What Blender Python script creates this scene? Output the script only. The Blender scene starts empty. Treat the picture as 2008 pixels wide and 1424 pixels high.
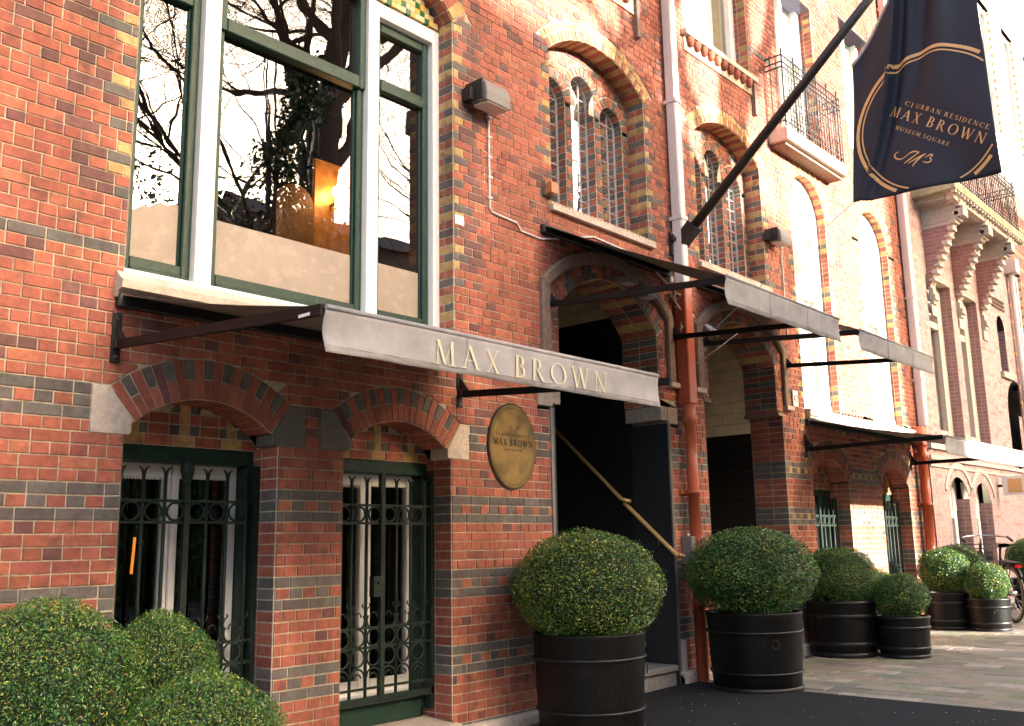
import bpy, math, random
import numpy as np
from mathutils import Matrix, Vector
random.seed(7)
R_ = random.random
def U(a, b): return a + (b - a) * random.random()
PI = math.pi
S = bpy.context.scene
COL = S.collection
# ------------------------------------------------------------------ camera
CC = (1004., 712.); FF = 1872.; CH = 1.2; CD = 4.4
VX = np.array([2716. - CC[0], 1036. - CC[1], FF]); VX /= np.linalg.norm(VX)
VZ = np.array([830. - CC[0], -9194. - CC[1], FF]); VZ /= np.linalg.norm(VZ)
VZ -= VX * (VX @ VZ); VZ /= np.linalg.norm(VZ)
VY = np.cross(VZ, VX)
RM = np.stack([VX, VY, VZ])
cam_d = bpy.data.cameras.new('camera'); cam = bpy.data.objects.new('camera', cam_d); COL.objects.link(cam)
M = Matrix.Identity(4)
for r in range(3):
    M[r][0] = RM[r, 0]; M[r][1] = -RM[r, 1]; M[r][2] = -RM[r, 2]
M.translation = (0, -CD, CH)
cam.matrix_world = M
cam_d.sensor_width = 36; cam_d.lens = FF / 2008 * 36; cam_d.clip_start = .05; cam_d.clip_end = 400
S.camera = cam
def proj(p):
    q = RM.T @ np.array([p[0], p[1] + CD, p[2] - CH])
    if q[2] < .1: return None
    return CC[0] + FF * q[0] / q[2], CC[1] + FF * q[1] / q[2], q[2]
def camdist(p): return math.sqrt(p[0] ** 2 + (p[1] + CD) ** 2 + (p[2] - CH) ** 2)
# ------------------------------------------------------------------ light
SUN = Vector((.27, -1, .29)).normalized()          # towards the sun
w = bpy.data.worlds.new("World"); S.world = w; w.use_nodes = True
wn = w.node_tree.nodes; wn.clear()
sky = wn.new('ShaderNodeTexSky'); sky.sky_type = 'NISHITA'; sky.sun_disc = False
sky.sun_elevation = math.radians(16); sky.sun_rotation = math.atan2(SUN.x, SUN.y)
sky.air_density = 1.0; sky.dust_density = 6.0; sky.ozone_density = 1.0
bg = wn.new('ShaderNodeBackground'); bg.inputs[1].default_value = .15
wo = wn.new('ShaderNodeOutputWorld')
wm = wn.new('ShaderNodeMix'); wm.data_type = 'RGBA'; wm.blend_type = 'MULTIPLY'; wm.inputs[0].default_value = 1; wm.inputs[7].default_value = (1.07, 1.0, .95, 1)
w.node_tree.links.new(sky.outputs[0], wm.inputs[6]); w.node_tree.links.new(wm.outputs[2], bg.inputs[0]); w.node_tree.links.new(bg.outputs[0], wo.inputs[0])
sl = bpy.data.lights.new('sun', 'SUN'); sl.energy = 3.9; sl.angle = math.radians(.6); sl.color = (1, .90, .80)
sun = bpy.data.objects.new('sun', sl); COL.objects.link(sun); sun.rotation_euler = SUN.to_track_quat('Z', 'Y').to_euler()
S.view_settings.view_transform = 'Standard'; S.view_settings.look = 'None'; S.view_settings.gamma = 1
S.view_settings.exposure = 3.0
S.cycles.max_bounces = 8; S.cycles.diffuse_bounces = 4; S.cycles.glossy_bounces = 4; S.cycles.transparent_max_bounces = 12
S.cycles.sample_clamp_indirect = 8

# ------------------------------------------------------------------ materials
MATS = {}
def mat(name, col=None, rough=.7, metal=0, noise=0.0, nscale=20, bump=0.0, bscale=60, attr=False, spec=.5, stain=None, emis=None, coat=0):
    if name in MATS: return MATS[name]
    m = bpy.data.materials.new(name); m.use_nodes = True; nt = m.node_tree; N = nt.nodes; L = nt.links
    b = N['Principled BSDF']; b.inputs['Roughness'].default_value = rough; b.inputs['Metallic'].default_value = metal
    b.inputs['Specular IOR Level'].default_value = spec
    b.inputs['Coat Weight'].default_value = coat
    tc = N.new('ShaderNodeTexCoord')
    if attr:
        a = N.new('ShaderNodeAttribute'); a.attribute_name = 'Col'; src = a.outputs['Color']
    else:
        c = N.new('ShaderNodeRGB'); c.outputs[0].default_value = (*col, 1); src = c.outputs[0]
    if noise > 0:
        n = N.new('ShaderNodeTexNoise'); n.inputs['Scale'].default_value = nscale; n.inputs['Detail'].default_value = 6; n.inputs['Roughness'].default_value = .65
        L.new(tc.outputs['Object'], n.inputs['Vector'])
        mr = N.new('ShaderNodeMapRange'); mr.inputs[1].default_value = .3; mr.inputs[2].default_value = .7
        mr.inputs[3].default_value = 1 - noise; mr.inputs[4].default_value = 1 + noise
        L.new(n.outputs[0], mr.inputs[0])
        mx = N.new('ShaderNodeMix'); mx.data_type = 'RGBA'; mx.blend_type = 'MULTIPLY'; mx.inputs[0].default_value = 1
        L.new(src, mx.inputs[6]); L.new(mr.outputs[0], mx.inputs[7]); src = mx.outputs[2]
    if stain:
        sc, amt, scale, lo, hi = stain
        n2 = N.new('ShaderNodeTexNoise'); n2.inputs['Scale'].default_value = scale; n2.inputs['Detail'].default_value = 5
        L.new(tc.outputs['Object'], n2.inputs['Vector'])
        mr2 = N.new('ShaderNodeMapRange'); mr2.inputs[1].default_value = lo; mr2.inputs[2].default_value = hi; mr2.inputs[4].default_value = amt
        L.new(n2.outputs[0], mr2.inputs[0])
        mx2 = N.new('ShaderNodeMix'); mx2.data_type = 'RGBA'; L.new(mr2.outputs[0], mx2.inputs[0]); L.new(src, mx2.inputs[6])
        mx2.inputs[7].default_value = (*sc, 1); src = mx2.outputs[2]
    if 'brick_clay' in name or 'lime' in name:
        sn = N.new('ShaderNodeTexNoise'); sn.inputs['Scale'].default_value = 1.6; sn.inputs['Detail'].default_value = 7; sn.inputs['Roughness'].default_value = .7
        mp = N.new('ShaderNodeMapping'); mp.inputs['Scale'].default_value = (1.6, 1, .45); L.new(tc.outputs['Object'], mp.inputs[0]); L.new(mp.outputs[0], sn.inputs['Vector'])
        r3 = N.new('ShaderNodeMapRange'); r3.inputs[1].default_value = .35; r3.inputs[2].default_value = .68; r3.inputs[3].default_value = 1.14; r3.inputs[4].default_value = .58; L.new(sn.outputs[0], r3.inputs[0])
        m3 = N.new('ShaderNodeMix'); m3.data_type = 'RGBA'; m3.blend_type = 'MULTIPLY'; m3.inputs[0].default_value = 1; L.new(src, m3.inputs[6]); L.new(r3.outputs[0], m3.inputs[7]); src = m3.outputs[2]
    L.new(src, b.inputs['Base Color'])
    if bump > 0:
        n3 = N.new('ShaderNodeTexNoise'); n3.inputs['Scale'].default_value = bscale; n3.inputs['Detail'].default_value = 5
        L.new(tc.outputs['Object'], n3.inputs['Vector'])
        bp = N.new('ShaderNodeBump'); bp.inputs['Strength'].default_value = bump; bp.inputs['Distance'].default_value = .004
        L.new(n3.outputs[0], bp.inputs['Height']); L.new(bp.outputs[0], b.inputs['Normal'])
    if emis:
        b.inputs['Emission Color'].default_value = (*emis[0], 1); b.inputs['Emission Strength'].default_value = emis[1]
    MATS[name] = m; return m
mBRICK = mat('brick_clay', attr=True, rough=.78, noise=.28, nscale=26, bump=.7, bscale=120, stain=((.13, .06, .055), .75, 9, .56, .70), spec=.35)
mGLAZED = mat('brick_smooth', attr=True, rough=.5, noise=.2, nscale=40, bump=.3, bscale=120)
mPINK = mat('painted_pink_brick', attr=True, rough=.8, noise=.12, nscale=20, bump=.4, bscale=90)
mMORTAR = mat('lime_mortar', (.56, .47, .35), rough=.95, noise=.3, nscale=30, bump=.8, bscale=150, stain=((.24, .19, .12), .6, 3.5, .52, .66))
mPMORTAR = mat('pink_mortar', (.50, .38, .35), rough=.95, noise=.15, nscale=20, bump=.4)
mSTONE = mat('weathered_stone', (.52, .43, .35), rough=.9, noise=.22, nscale=35, bump=.6, bscale=140, stain=((.25, .2, .16), .5, 6, .55, .75))
mCORB = mat('brown_corbel_stone', (.34, .265, .21), rough=.9, noise=.25, nscale=30, bump=.5)
mDSTONE = mat('dark_hood_stone', (.20, .135, .10), rough=.9, noise=.3, nscale=30, bump=.6, bscale=120)
mSTEP = mat('bluestone_step', (.22, .20, .18), rough=.8, noise=.3, nscale=60, bump=.5, bscale=200)
mGRAN = mat('polished_black_granite', (.022, .023, .025), rough=.28, noise=.4, nscale=80)
mMARB = mat('black_marble_tile', (.012, .011, .011), rough=.35, noise=.4, nscale=30)
mCREAM = mat('cream_glazed_block', (.86, .71, .45), rough=.6, noise=.12, nscale=30)
mWHITE = mat('white_gloss_paint', (.84, .82, .78), rough=.4, noise=.05, nscale=12, bump=.15, bscale=30)
mGREEN = mat('dark_green_paint', (.014, .040, .027), spec=.3, rough=.42, noise=.25, nscale=25, bump=.35, bscale=60, stain=((.16, .22, .17), .25, 30, .64, .74))
mIRON = mat('green_black_iron', (.012, .024, .017), spec=.3, rough=.5, noise=.25, nscale=50, bump=.4, bscale=120)
mBLACK = mat('black_powder_coat', (.012, .011, .011), rough=.45)
mBROWNBAR = mat('dark_brown_steel', (.007, .006, .0055), rough=.55, spec=.2)
mDARK = mat('unlit_room_lining', (.045, .034, .026), rough=.9)  # near-black base stands in for the darkness of unlit interiors
mCURT = mat('curtain_cloth', (.75, .72, .66), rough=.9, noise=.05)
mFILM = mat('beige_window_film', (.29, .232, .185), rough=.55, noise=.1, nscale=5, bump=.25, bscale=14, stain=((.36, .29, .23), .5, 16, .56, .6))
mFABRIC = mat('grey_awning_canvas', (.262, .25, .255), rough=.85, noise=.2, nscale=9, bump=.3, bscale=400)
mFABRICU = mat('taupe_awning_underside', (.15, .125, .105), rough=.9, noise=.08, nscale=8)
mLETTER = mat('cream_lettering', (.50, .45, .32), rough=.8)
mNAVY = mat('black_navy_flag_cloth', (.012, .0165, .031), rough=.62, noise=.25, nscale=60, spec=.35)
mGOLD = mat('gold_print', (.62, .38, .15), rough=.55)
mBRASS = mat('brushed_brass', (.30, .19, .065), rough=.42, metal=.75, noise=.2, nscale=9, bump=.12, bscale=20, stain=((.12, .085, .035), .7, 7, .45, .62))
mRAIL = mat('polished_brass_rail', (.80, .50, .20), rough=.38, metal=.3)
mENGR = mat('engraved_black', (.012, .008, .004), rough=.7)
mPIPEO = mat('rust_red_pipe_paint', (.44, .10, .045), rough=.4, noise=.15, nscale=8, bump=.2, bscale=30)
mPIPEW = mat('white_pipe_paint', (.62, .56, .53), rough=.4, noise=.06)
mLAMPC = mat('grey_cast_metal', (.17, .155, .14), rough=.5, noise=.2, nscale=60)
mLENS = mat('frosted_lens', (.5, .42, .38), rough=.3)
mPOT = mat('black_painted_wood', (.0035, .0034, .0034), spec=.22, rough=.42, noise=.4, nscale=16, bump=.5, bscale=40, stain=((.04, .037, .03), .3, 11, .58, .76))
mHOOP = mat('pot_iron_hoop', (.010, .010, .010), spec=.4, rough=.4, noise=.3, nscale=40)
mSOIL = mat('soil', (.02, .014, .01), rough=1)
mPAVE = mat('concrete_paver', attr=True, rough=.9, noise=.25, nscale=60, bump=.6, bscale=220, stain=((.13, .14, .06), .45, 5, .5, .64))
mSAND = mat('joint_sand', (.09, .08, .06), rough=1, noise=.3, nscale=90)
mMAT = mat('dark_carpet', (.022, .023, .026), rough=1, noise=.85, nscale=110, bump=1, bscale=260, spec=.1)
mROAD = mat('road_asphalt', (.05, .05, .05), rough=.95, noise=.3, nscale=60)
mBARK = mat('tree_bark', (.075, .052, .038), rough=.95, noise=.35, nscale=12, bump=1, bscale=25)
mTWIG = mat('twig_bark', (.06, .045, .035), rough=.95)
mROOF = mat('roof_tiles', (.12, .07, .06), rough=.9, noise=.3, nscale=4)
mWOOD = mat('honey_wood_panel', (.40, .17, .05), rough=.5, noise=.3, nscale=8)
mBULB = mat('lit_warm_bulb', (1, .7, .35), emis=((1, .55, .2), 14))
mTUBE = mat('lit_amber_tube', (1, .5, .15), emis=((1, .30, .04), .22))
mGOLDWALL = mat('glowing_gold_foil_wall', (.34, .14, .035), rough=.4, metal=.3, noise=.5, nscale=14, bump=1, bscale=14, emis=((1, .33, .06), .02))  # weak emission paints a warm glow onto the wall itself
mLEATHER = mat('brown_leather', (.055, .028, .018), rough=.4)
mSILV = mat('silver_metal', (.6, .6, .6), rough=.25, metal=1)
mTYRE = mat('tyre_rubber', (.02, .02, .02), rough=.8)
mTAN = mat('tan_tyre_wall', (.35, .25, .17), rough=.8)
mRED = mat('red_reflector', (.5, .01, .01), rough=.25)
mSIGNW = mat('white_plastic', (.78, .76, .72), rough=.4)
mORANGE = mat('orange_sign_face', (.75, .42, .16), rough=.5)
mTILEW = mat('glazed_mosaic', attr=True, rough=.2)
mWIRE = mat('white_cable', (.6, .58, .55), rough=.5)
mSAIL = mat('pale_rope', (.6, .52, .42), rough=.9)
def leafmat():
    m = mat('box_leaf', attr=True, rough=.30, spec=.6)
    b = m.node_tree.nodes['Principled BSDF']
    b.inputs['Subsurface Weight'].default_value = 0.0
    return m
mLEAF = leafmat()
def glassmat(name, ior, tint, rough=0.0, rtint=(1, 1, 1)):
    m = bpy.data.materials.new(name); m.use_nodes = True; N = m.node_tree.nodes; L = m.node_tree.links
    N.clear(); o = N.new('ShaderNodeOutputMaterial'); f = N.new('ShaderNodeFresnel'); f.inputs[0].default_value = ior
    t = N.new('ShaderNodeBsdfTransparent'); t.inputs[0].default_value = (*tint, 1)
    g = N.new('ShaderNodeBsdfGlossy'); g.inputs['Roughness'].default_value = rough; g.inputs[0].default_value = (*rtint, 1)
    x = N.new('ShaderNodeMixShader'); L.new(f.outputs[0], x.inputs[0]); L.new(t.outputs[0], x.inputs[1]); L.new(g.outputs[0], x.inputs[2])
    tc = N.new('ShaderNodeTexCoord'); n = N.new('ShaderNodeTexNoise'); n.inputs['Scale'].default_value = 2.2
    L.new(tc.outputs['Object'], n.inputs['Vector'])
    bp = N.new('ShaderNodeBump'); bp.inputs['Strength'].default_value = .06; bp.inputs['Distance'].default_value = .02
    L.new(n.outputs[0], bp.inputs['Height']); L.new(bp.outputs[0], g.inputs['Normal']); L.new(bp.outputs[0], f.inputs['Normal'])
    L.new(x.outputs[0], o.inputs[0]); MATS[name] = m; return m
mGLASS = glassmat('window_glass', 2.3, (.8, .82, .8))
mGLASSD = glassmat('old_window_glass', 1.9, (.6, .62, .6))

# ------------------------------------------------------------------ mesh helpers
def V(*a): return np.array(a, float)
class MB:
    def __init__(s): s.v = []; s.f = []; s.c = []; s.sm = []
    def face(s, pts, col=(1, 1, 1), sm=False):
        i = len(s.v); s.v += [tuple(p) for p in pts]; s.f.append(tuple(range(i, i + len(pts)))); s.c.append(col); s.sm.append(sm); return s
    def grid(s, P, col=(1, 1, 1), sm=True, closeu=False):
        nu = len(P); nv = len(P[0]); i0 = len(s.v)
        for r in P: s.v += [tuple(p) for p in r]
        for u in range(nu if closeu else nu - 1):
            for v in range(nv - 1):
                a = i0 + u * nv + v; b = i0 + ((u + 1) % nu) * nv + v
                s.f.append((a, b, b + 1, a + 1)); s.c.append(col); s.sm.append(sm)
        return s
    def box(s, x0, x1, y0, y1, z0, z1, col=(1, 1, 1)):
        i = len(s.v)
        s.v += [(x0, y0, z0), (x1, y0, z0), (x1, y1, z0), (x0, y1, z0), (x0, y0, z1), (x1, y0, z1), (x1, y1, z1), (x0, y1, z1)]
        for q in ((0, 3, 2, 1), (4, 5, 6, 7), (0, 1, 5, 4), (1, 2, 6, 5), (2, 3, 7, 6), (3, 0, 4, 7)):
            s.f.append(tuple(i + k for k in q)); s.c.append(col); s.sm.append(False)
        return s
    def prism(s, pts, d, col=(1, 1, 1), sm=False):
        """closed prism: polygon pts (3D) extruded by vector d"""
        n = len(pts); i = len(s.v); d = np.array(d)
        s.v += [tuple(p) for p in pts] + [tuple(np.array(p) + d) for p in pts]
        s.f.append(tuple(range(i, i + n))); s.f.append(tuple(range(i + 2 * n - 1, i + n - 1, -1)))
        s.c += [col, col]; s.sm += [False, False]
        for k in range(n):
            a = i + k; b = i + (k + 1) % n; s.f.append((b, a, a + n, b + n)); s.c.append(col); s.sm.append(sm)
        return s
    def tube(s, pts, r, n=8, col=(1, 1, 1), caps=True):
        pts = [np.array(p, float) for p in pts]; rs = r if isinstance(r, (list, tuple)) else [r] * len(pts)
        rings = []; prev = None
        for k, p in enumerate(pts):
            t = (pts[min(k + 1, len(pts) - 1)] - pts[max(k - 1, 0)]); t = t / (np.linalg.norm(t) + 1e-9)
            if prev is None:
                a = np.cross(t, V(0, 0, 1)); a = a if np.linalg.norm(a) > .1 else np.cross(t, V(1, 0, 0))
            else: a = prev - t * (prev @ t)
            a = a / (np.linalg.norm(a) + 1e-9); prev = a; b = np.cross(t, a)
            rings.append([p + rs[k] * (math.cos(2 * PI * j / n) * a + math.sin(2 * PI * j / n) * b) for j in range(n)])
        i = len(s.v)
        for q in rings: s.v += [tuple(x) for x in q]
        for k in range(len(pts) - 1):
            for j in range(n):
                a = i + k * n + j; b = i + k * n + (j + 1) % n
                s.f.append((a, b, b + n, a + n)); s.c.append(col); s.sm.append(True)
        if caps:
            s.f.append(tuple(i + j for j in range(n - 1, -1, -1))); s.f.append(tuple(i + (len(pts) - 1) * n + j for j in range(n))); s.c += [col, col]; s.sm += [False, False]
        return s
    def bar(s, a, b, w_, h_, up=(0, 0, 1), col=(1, 1, 1)):
        a = np.array(a, float); b = np.array(b, float); t = b - a; t /= np.linalg.norm(t)
        sd = np.cross(t, np.array(up, float)); sd /= np.linalg.norm(sd); u = np.cross(sd, t)
        q = [a + sd * w_ / 2 * i + u * h_ / 2 * j for i, j in ((-1, -1), (1, -1), (1, 1), (-1, 1))]
        return s.prism(q, b - a, col)
    def lathe(s, prof, c=(0, 0), n=40, col=(1, 1, 1), sx=1, sy=1):
        P = [[(c[0] + r * sx * math.cos(2 * PI * k / n), c[1] + r * sy * math.sin(2 * PI * k / n), z) for r, z in prof] for k in range(n)]
        return s.grid(P, col, True, closeu=True)
    def mesh(s, name, m):
        me = bpy.data.meshes.new(name); me.from_pydata(s.v, [], s.f); me.materials.append(m)
        if any(c != (1, 1, 1) for c in s.c):
            a = me.color_attributes.new('Col', 'FLOAT_COLOR', 'CORNER')
            arr = np.repeat(np.array([(c[0], c[1], c[2], 1.) for c in s.c], dtype=np.float32), [len(f) for f in s.f], axis=0)
            a.data.foreach_set('color', arr.ravel())
        me.polygons.foreach_set('use_smooth', s.sm); me.update()
        return me
    def build(s, name, m, parent=None, kind=None, label=None, cat=None, group=None):
        o = bpy.data.objects.new(name, s.mesh(name, m)); COL.objects.link(o)
        if parent is not None: attach(o, parent)
        tagp(o, label, cat, group, kind); return o
def attach(o, parent):
    o.parent = parent
    if parent.parent is None and not parent.get('_local'): o.matrix_parent_inverse = Matrix.Translation(-Vector(parent.location))
def tagp(o, label=None, cat=None, group=None, kind=None):
    if label: o['label'] = label
    if cat: o['category'] = cat
    if group: o['group'] = group
    if kind: o['kind'] = kind
    return o
def thing(name, label, cat, loc=(0, 0, 0), group=None):
    e = bpy.data.objects.new(name, None); COL.objects.link(e); e.location = loc; e.empty_display_size = .1
    return tagp(e, label, cat, group)
def copy_tree(o, parent=None):
    c = o.copy(); COL.objects.link(c)
    if parent is not None: c.parent = parent
    for ch in o.children: copy_tree(ch, c)
    return c
def gz(x): return .03 + .014 * (x - 5)              # the pavement climbs a little along the street

# ------------------------------------------------------------------ brick palette
def jit(c, a): k = 1 + U(-a, a); return (c[0] * k, c[1] * k * (1 + U(-.06, .06)), c[2] * k)
def RED():
    r = R_()
    if r < .66: return jit((.385, .116, .070), .17)
    if r < .81: return jit((.32, .096, .066), .16)
    if r < .96: return jit((.42, .135, .078), .12)
    return jit((.17, .068, .062), .22)
def GREY(): return jit((.135, .118, .105), .22)
def YEL(): return jit((.50, .32, .125), .14)
def DARKP(): return jit((.17, .075, .065), .25)
C = .0581; Z0 = 1.974; HDR = .0867; JT = .0078      # course height, course datum, header pitch, joint
def rowi(z): return int(math.floor((z - Z0) / C + 1e-6))

# ------------------------------------------------------------------ brick pieces
class Pieces:
    """bricks recorded as (polygon on the mortar face, normal, height, colour)"""
    def __init__(s): s.p = []; s.mort = MB()
    def add(s, pts, n, h, col, inset=JT / 2, mortar=True):
        pts = [np.array(p, float) for p in pts]; n = np.array(n, float)
        if mortar: s.mort.face(pts)
        m = len(pts); c = sum(pts) / m; q = []
        for k in range(m):
            a, b, d = pts[k - 1], pts[k], pts[(k + 1) % m]
            e1 = b - a; e2 = d - b; l1 = np.linalg.norm(e1); l2 = np.linalg.norm(e2)
            if l1 < 1e-4 or l2 < 1e-4: continue
            e1 = e1 / l1; e2 = e2 / l2; n1 = np.cross(n, e1); n2 = np.cross(n, e2)
            if n1 @ (c - b) < 0: n1 = -n1
            if n2 @ (c - b) < 0: n2 = -n2
            dd = 1 + n1 @ n2
            if dd < .15: continue
            q.append(b + (n1 + n2) * inset / dd)
        if len(q) < 3: return
        if min((x - c) @ (x - c) for x in q) < .00001: return
        q = [x + np.array([U(-.0007, .0007), U(-.0007, .0007), U(-.0007, .0007)]) for x in q]
        s.p.append((q, n, h, col))
    def emit_one(s, mb, piece, ch=.0016):
        q, n, h, col = piece; c = sum(q) / len(q); m = len(q)
        def ccw(pp): return pp if np.cross(pp[1] - pp[0], pp[2] - pp[1]) @ n > 0 else pp[::-1]
        q = ccw(q)
        top = []
        for x in q:
            d = c - x; l = np.linalg.norm(d); top.append(x + d / l * min(ch * 1.6, l * .3) + n * (h + U(-.0007, .0007)))
        i = len(mb.v); mid = [x + n * (h - ch) for x in q]; bot = [x - n * .004 for x in q]
        mb.v += [tuple(x) for x in top] + [tuple(x) for x in mid] + [tuple(x) for x in bot]
        mb.f.append(tuple(range(i, i + m))); mb.c.append(col); mb.sm.append(False)
        for L0 in (0, m):
            for k in range(m):
                a = i + L0 + k; b = i + L0 + (k + 1) % m
                mb.f.append((b, a, a + m, b + m)); mb.c.append(col); mb.sm.append(False)
    def emit(s, name, m, parent, mortar_m, nind=300, stuffname=None, mortar_name='mortar_bed', ch=.0016):
        sc = []
        for k, (q, n, h, col) in enumerate(s.p):
            c = sum(q) / len(q); P2 = proj(c)
            if P2 is None or not (-10 < P2[0] < 2018 and -10 < P2[1] < 1434): sc.append(0); continue
            pp = [proj(x) for x in q]; A = 0
            if any(x is None for x in pp): sc.append(0); continue
            for j in range(len(pp)):
                a = pp[j]; b = pp[(j + 1) % len(pp)]; A += a[0] * b[1] - b[0] * a[1]
            sc.append(abs(A) / 2)
        order = sorted(range(len(s.p)), key=lambda k: -sc[k]); ind = set(order[:nind])
        for k in order[:nind]:
            mb = MB(); s.emit_one(mb, s.p[k], ch); mb.build(name, m, parent)
        rest = MB()
        for k, pc in enumerate(s.p):
            if k not in ind: s.emit_one(rest, pc, ch)
        if rest.f: rest.build(stuffname or name + '_courses', m, parent, kind='stuff')
        if s.mort.f: s.mort.build(mortar_name, mortar_m, parent)

# ---- shapes with x-limits as a function of z
class Rect:
    def __init__(s, x0, x1, z0, z1): s.x0, s.x1, s.z0, s.z1 = x0, x1, z0, z1; s.cx = (x0 + x1) / 2
    def lim(s, z): return (s.x0, s.x1) if s.z0 <= z <= s.z1 else None
class Disc:      # part of a disc above zs
    def __init__(s, cx, cz, R, zs, sx=1): s.cx, s.cz, s.R, s.zs, s.sx = cx, cz, R, zs, sx; s.z0 = zs; s.z1 = cz + R; s.disc = s
    def lim(s, z):
        if z < s.zs or z > s.cz + s.R: return None
        h = math.sqrt(max(s.R ** 2 - (z - s.cz) ** 2, 0)) * s.sx; return (s.cx - h, s.cx + h)
class Poly:      # piecewise-linear half width around cx
    def __init__(s, cx, tab): s.cx = cx; s.t = tab; s.z0 = tab[0][0]; s.z1 = tab[-1][0]
    def lim(s, z):
        for (a, wa), (b, wb) in zip(s.t, s.t[1:]):
            if a <= z <= b: f = (z - a) / (b - a + 1e-9); h = wa + (wb - wa) * f; return (s.cx - h, s.cx + h)
        return None
class Trap:      # arbitrary left/right limits table
    def __init__(s, tab): s.t = tab; s.z0 = tab[0][0]; s.z1 = tab[-1][0]; s.cx = (tab[0][1] + tab[0][2]) / 2
    def lim(s, z):
        for (a, l0, r0), (b, l1, r1) in zip(s.t, s.t[1:]):
            if a <= z <= b: f = (z - a) / (b - a + 1e-9); return (l0 + (l1 - l0) * f, r0 + (r1 - r0) * f)
        return None
def brickwall(P, x0, x1, z0, z1, holes, colf, y=0., inside=None, minw=.012, hgt=(.004, .0075), rowoff=0, pattern=None, nrm=(0, -1, 0)):
    r0 = rowi(z0 + .001); r1 = rowi(z1 - .001)
    for r in range(r0, r1 + 1):
        za = max(Z0 + r * C, z0); zb = min(Z0 + (r + 1) * C, z1)
        if zb - za < .008: continue
        row = pattern(r) if pattern else 'H' if (r % 2) else 'S'
        x = x0 - (HDR * 2) + (0 if row == 'H' else HDR * .5) + (HDR * .5 if (r % 4 in (0, 3)) else 0)
        rr = random.Random(r * 977 + int(x0 * 100)); k = 0
        while x < x1:
            if row == 'H': wd = HDR
            elif row == 'S': wd = 2 * HDR
            else: wd = HDR if rr.random() < .38 else 2 * HDR
            a = max(x, x0); b = min(x + wd, x1); x += wd; k += 1
            if b - a < .006: continue
            pcs = [(a, b, a, b)]
            zq = [za + .001, zb - .001]
            for h in holes:
                if h.z1 <= za or h.z0 >= zb or isinstance(h, Disc): continue
                la, lb = h.lim(zq[0]), h.lim(zq[1])
                if la is None and lb is None: continue
                if la is None and h.z0 > za: la = lb if h.z0 - za < C * .5 else None
                if lb is None and h.z1 < zb and isinstance(h, (Rect, Poly, Trap)): lb = la if zb - h.z1 < C * .5 else None
                if la is None and lb is None: continue
                cx = h.cx; new = []
                for (p, q, p2, q2) in pcs:
                    la_ = la or (cx, cx); lb_ = lb or (cx, cx)
                    if q <= la_[0] and q2 <= lb_[0] or p >= la_[1] and p2 >= lb_[1]: new.append((p, q, p2, q2)); continue
                    L_ = (p, min(q, la_[0]), p2, min(q2, lb_[0])); R2 = (max(p, la_[1]), q, max(p2, lb_[1]), q2)
                    for t in (L_, R2):
                        t = (t[0], max(t[1], t[0]), t[2], max(t[3], t[2]))
                        if (t[1] - t[0]) + (t[3] - t[2]) > minw * 1.6: new.append(t)
                pcs = new
            if inside is not None and not isinstance(inside, Disc) and za < inside.disc.zs:
                new = []
                la, lb = inside.lim(zq[0]), inside.lim(zq[1])
                for (p, q, p2, q2) in pcs:
                    if la is None: continue
                    lb2 = lb or (inside.cx, inside.cx)
                    t = (max(p, la[0]), min(q, la[1]), max(p2, lb2[0]), min(q2, lb2[1]))
                    t = (t[0], max(t[1], t[0]), t[2], max(t[3], t[2]))
                    if (t[1] - t[0]) + (t[3] - t[2]) > minw * 1.6: new.append(t)
                pcs = new
            for (p, q, p2, q2) in pcs:
                pts = []; bad = False
                for t in ((p, za), (q, za), (q2, zb), (p2, zb)):
                    if not pts or abs(pts[-1][0] - t[0]) + abs(pts[-1][1] - t[1]) > .002: pts.append(t)
                if len(pts) > 1 and abs(pts[0][0] - pts[-1][0]) + abs(pts[0][1] - pts[-1][1]) < .002: pts.pop()
                for h in holes + ([inside.disc] if inside is not None else []):
                    if not isinstance(h, Disc) or len(pts) < 3: continue
                    inn = inside is not None and h is inside.disc
                    if zb <= h.zs + .001 or p2 > h.cx + h.R or q2 < h.cx - h.R: continue
                    if all((t[0] - h.cx) ** 2 + (t[1] - h.cz) ** 2 >= h.R ** 2 for t in pts) and not inn:
                        if not (min(t[0] for t in pts) < h.cx < max(t[0] for t in pts) and za < h.cz + h.R): continue
                    mx_ = sum(t[0] for t in pts) / len(pts) - h.cx; mz_ = sum(t[1] for t in pts) / len(pts) - h.cz; l_ = math.hypot(mx_, mz_) + 1e-9
                    nx_, nz_ = mx_ / l_, mz_ / l_; sg_ = -1 if inn else 1; new = []
                    for j_ in range(len(pts)):
                        a_, b_ = pts[j_], pts[(j_ + 1) % len(pts)]
                        da = sg_ * ((a_[0] - h.cx) * nx_ + (a_[1] - h.cz) * nz_ - h.R); db = sg_ * ((b_[0] - h.cx) * nx_ + (b_[1] - h.cz) * nz_ - h.R)
                        if da >= 0: new.append(a_)
                        if (da >= 0) != (db >= 0): f_ = da / (da - db); new.append((a_[0] + (b_[0] - a_[0]) * f_, a_[1] + (b_[1] - a_[1]) * f_))
                    pts = []
                    for t in new:
                        if not pts or abs(pts[-1][0] - t[0]) + abs(pts[-1][1] - t[1]) > .002: pts.append(t)
                    if len(pts) > 1 and abs(pts[0][0] - pts[-1][0]) + abs(pts[0][1] - pts[-1][1]) < .002: pts.pop()
                if len(pts) < 3: continue
                A_ = abs(sum(pts[j_ - 1][0] * pts[j_][1] - pts[j_][0] * pts[j_ - 1][1] for j_ in range(len(pts)))) / 2
                if A_ < .00025: continue
                col = colf(r, (p + q) / 2, za, k)
                if col is None: continue
                P.add([(a_, y, b_) for a_, b_ in pts], nrm, U(*hgt), col)
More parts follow.
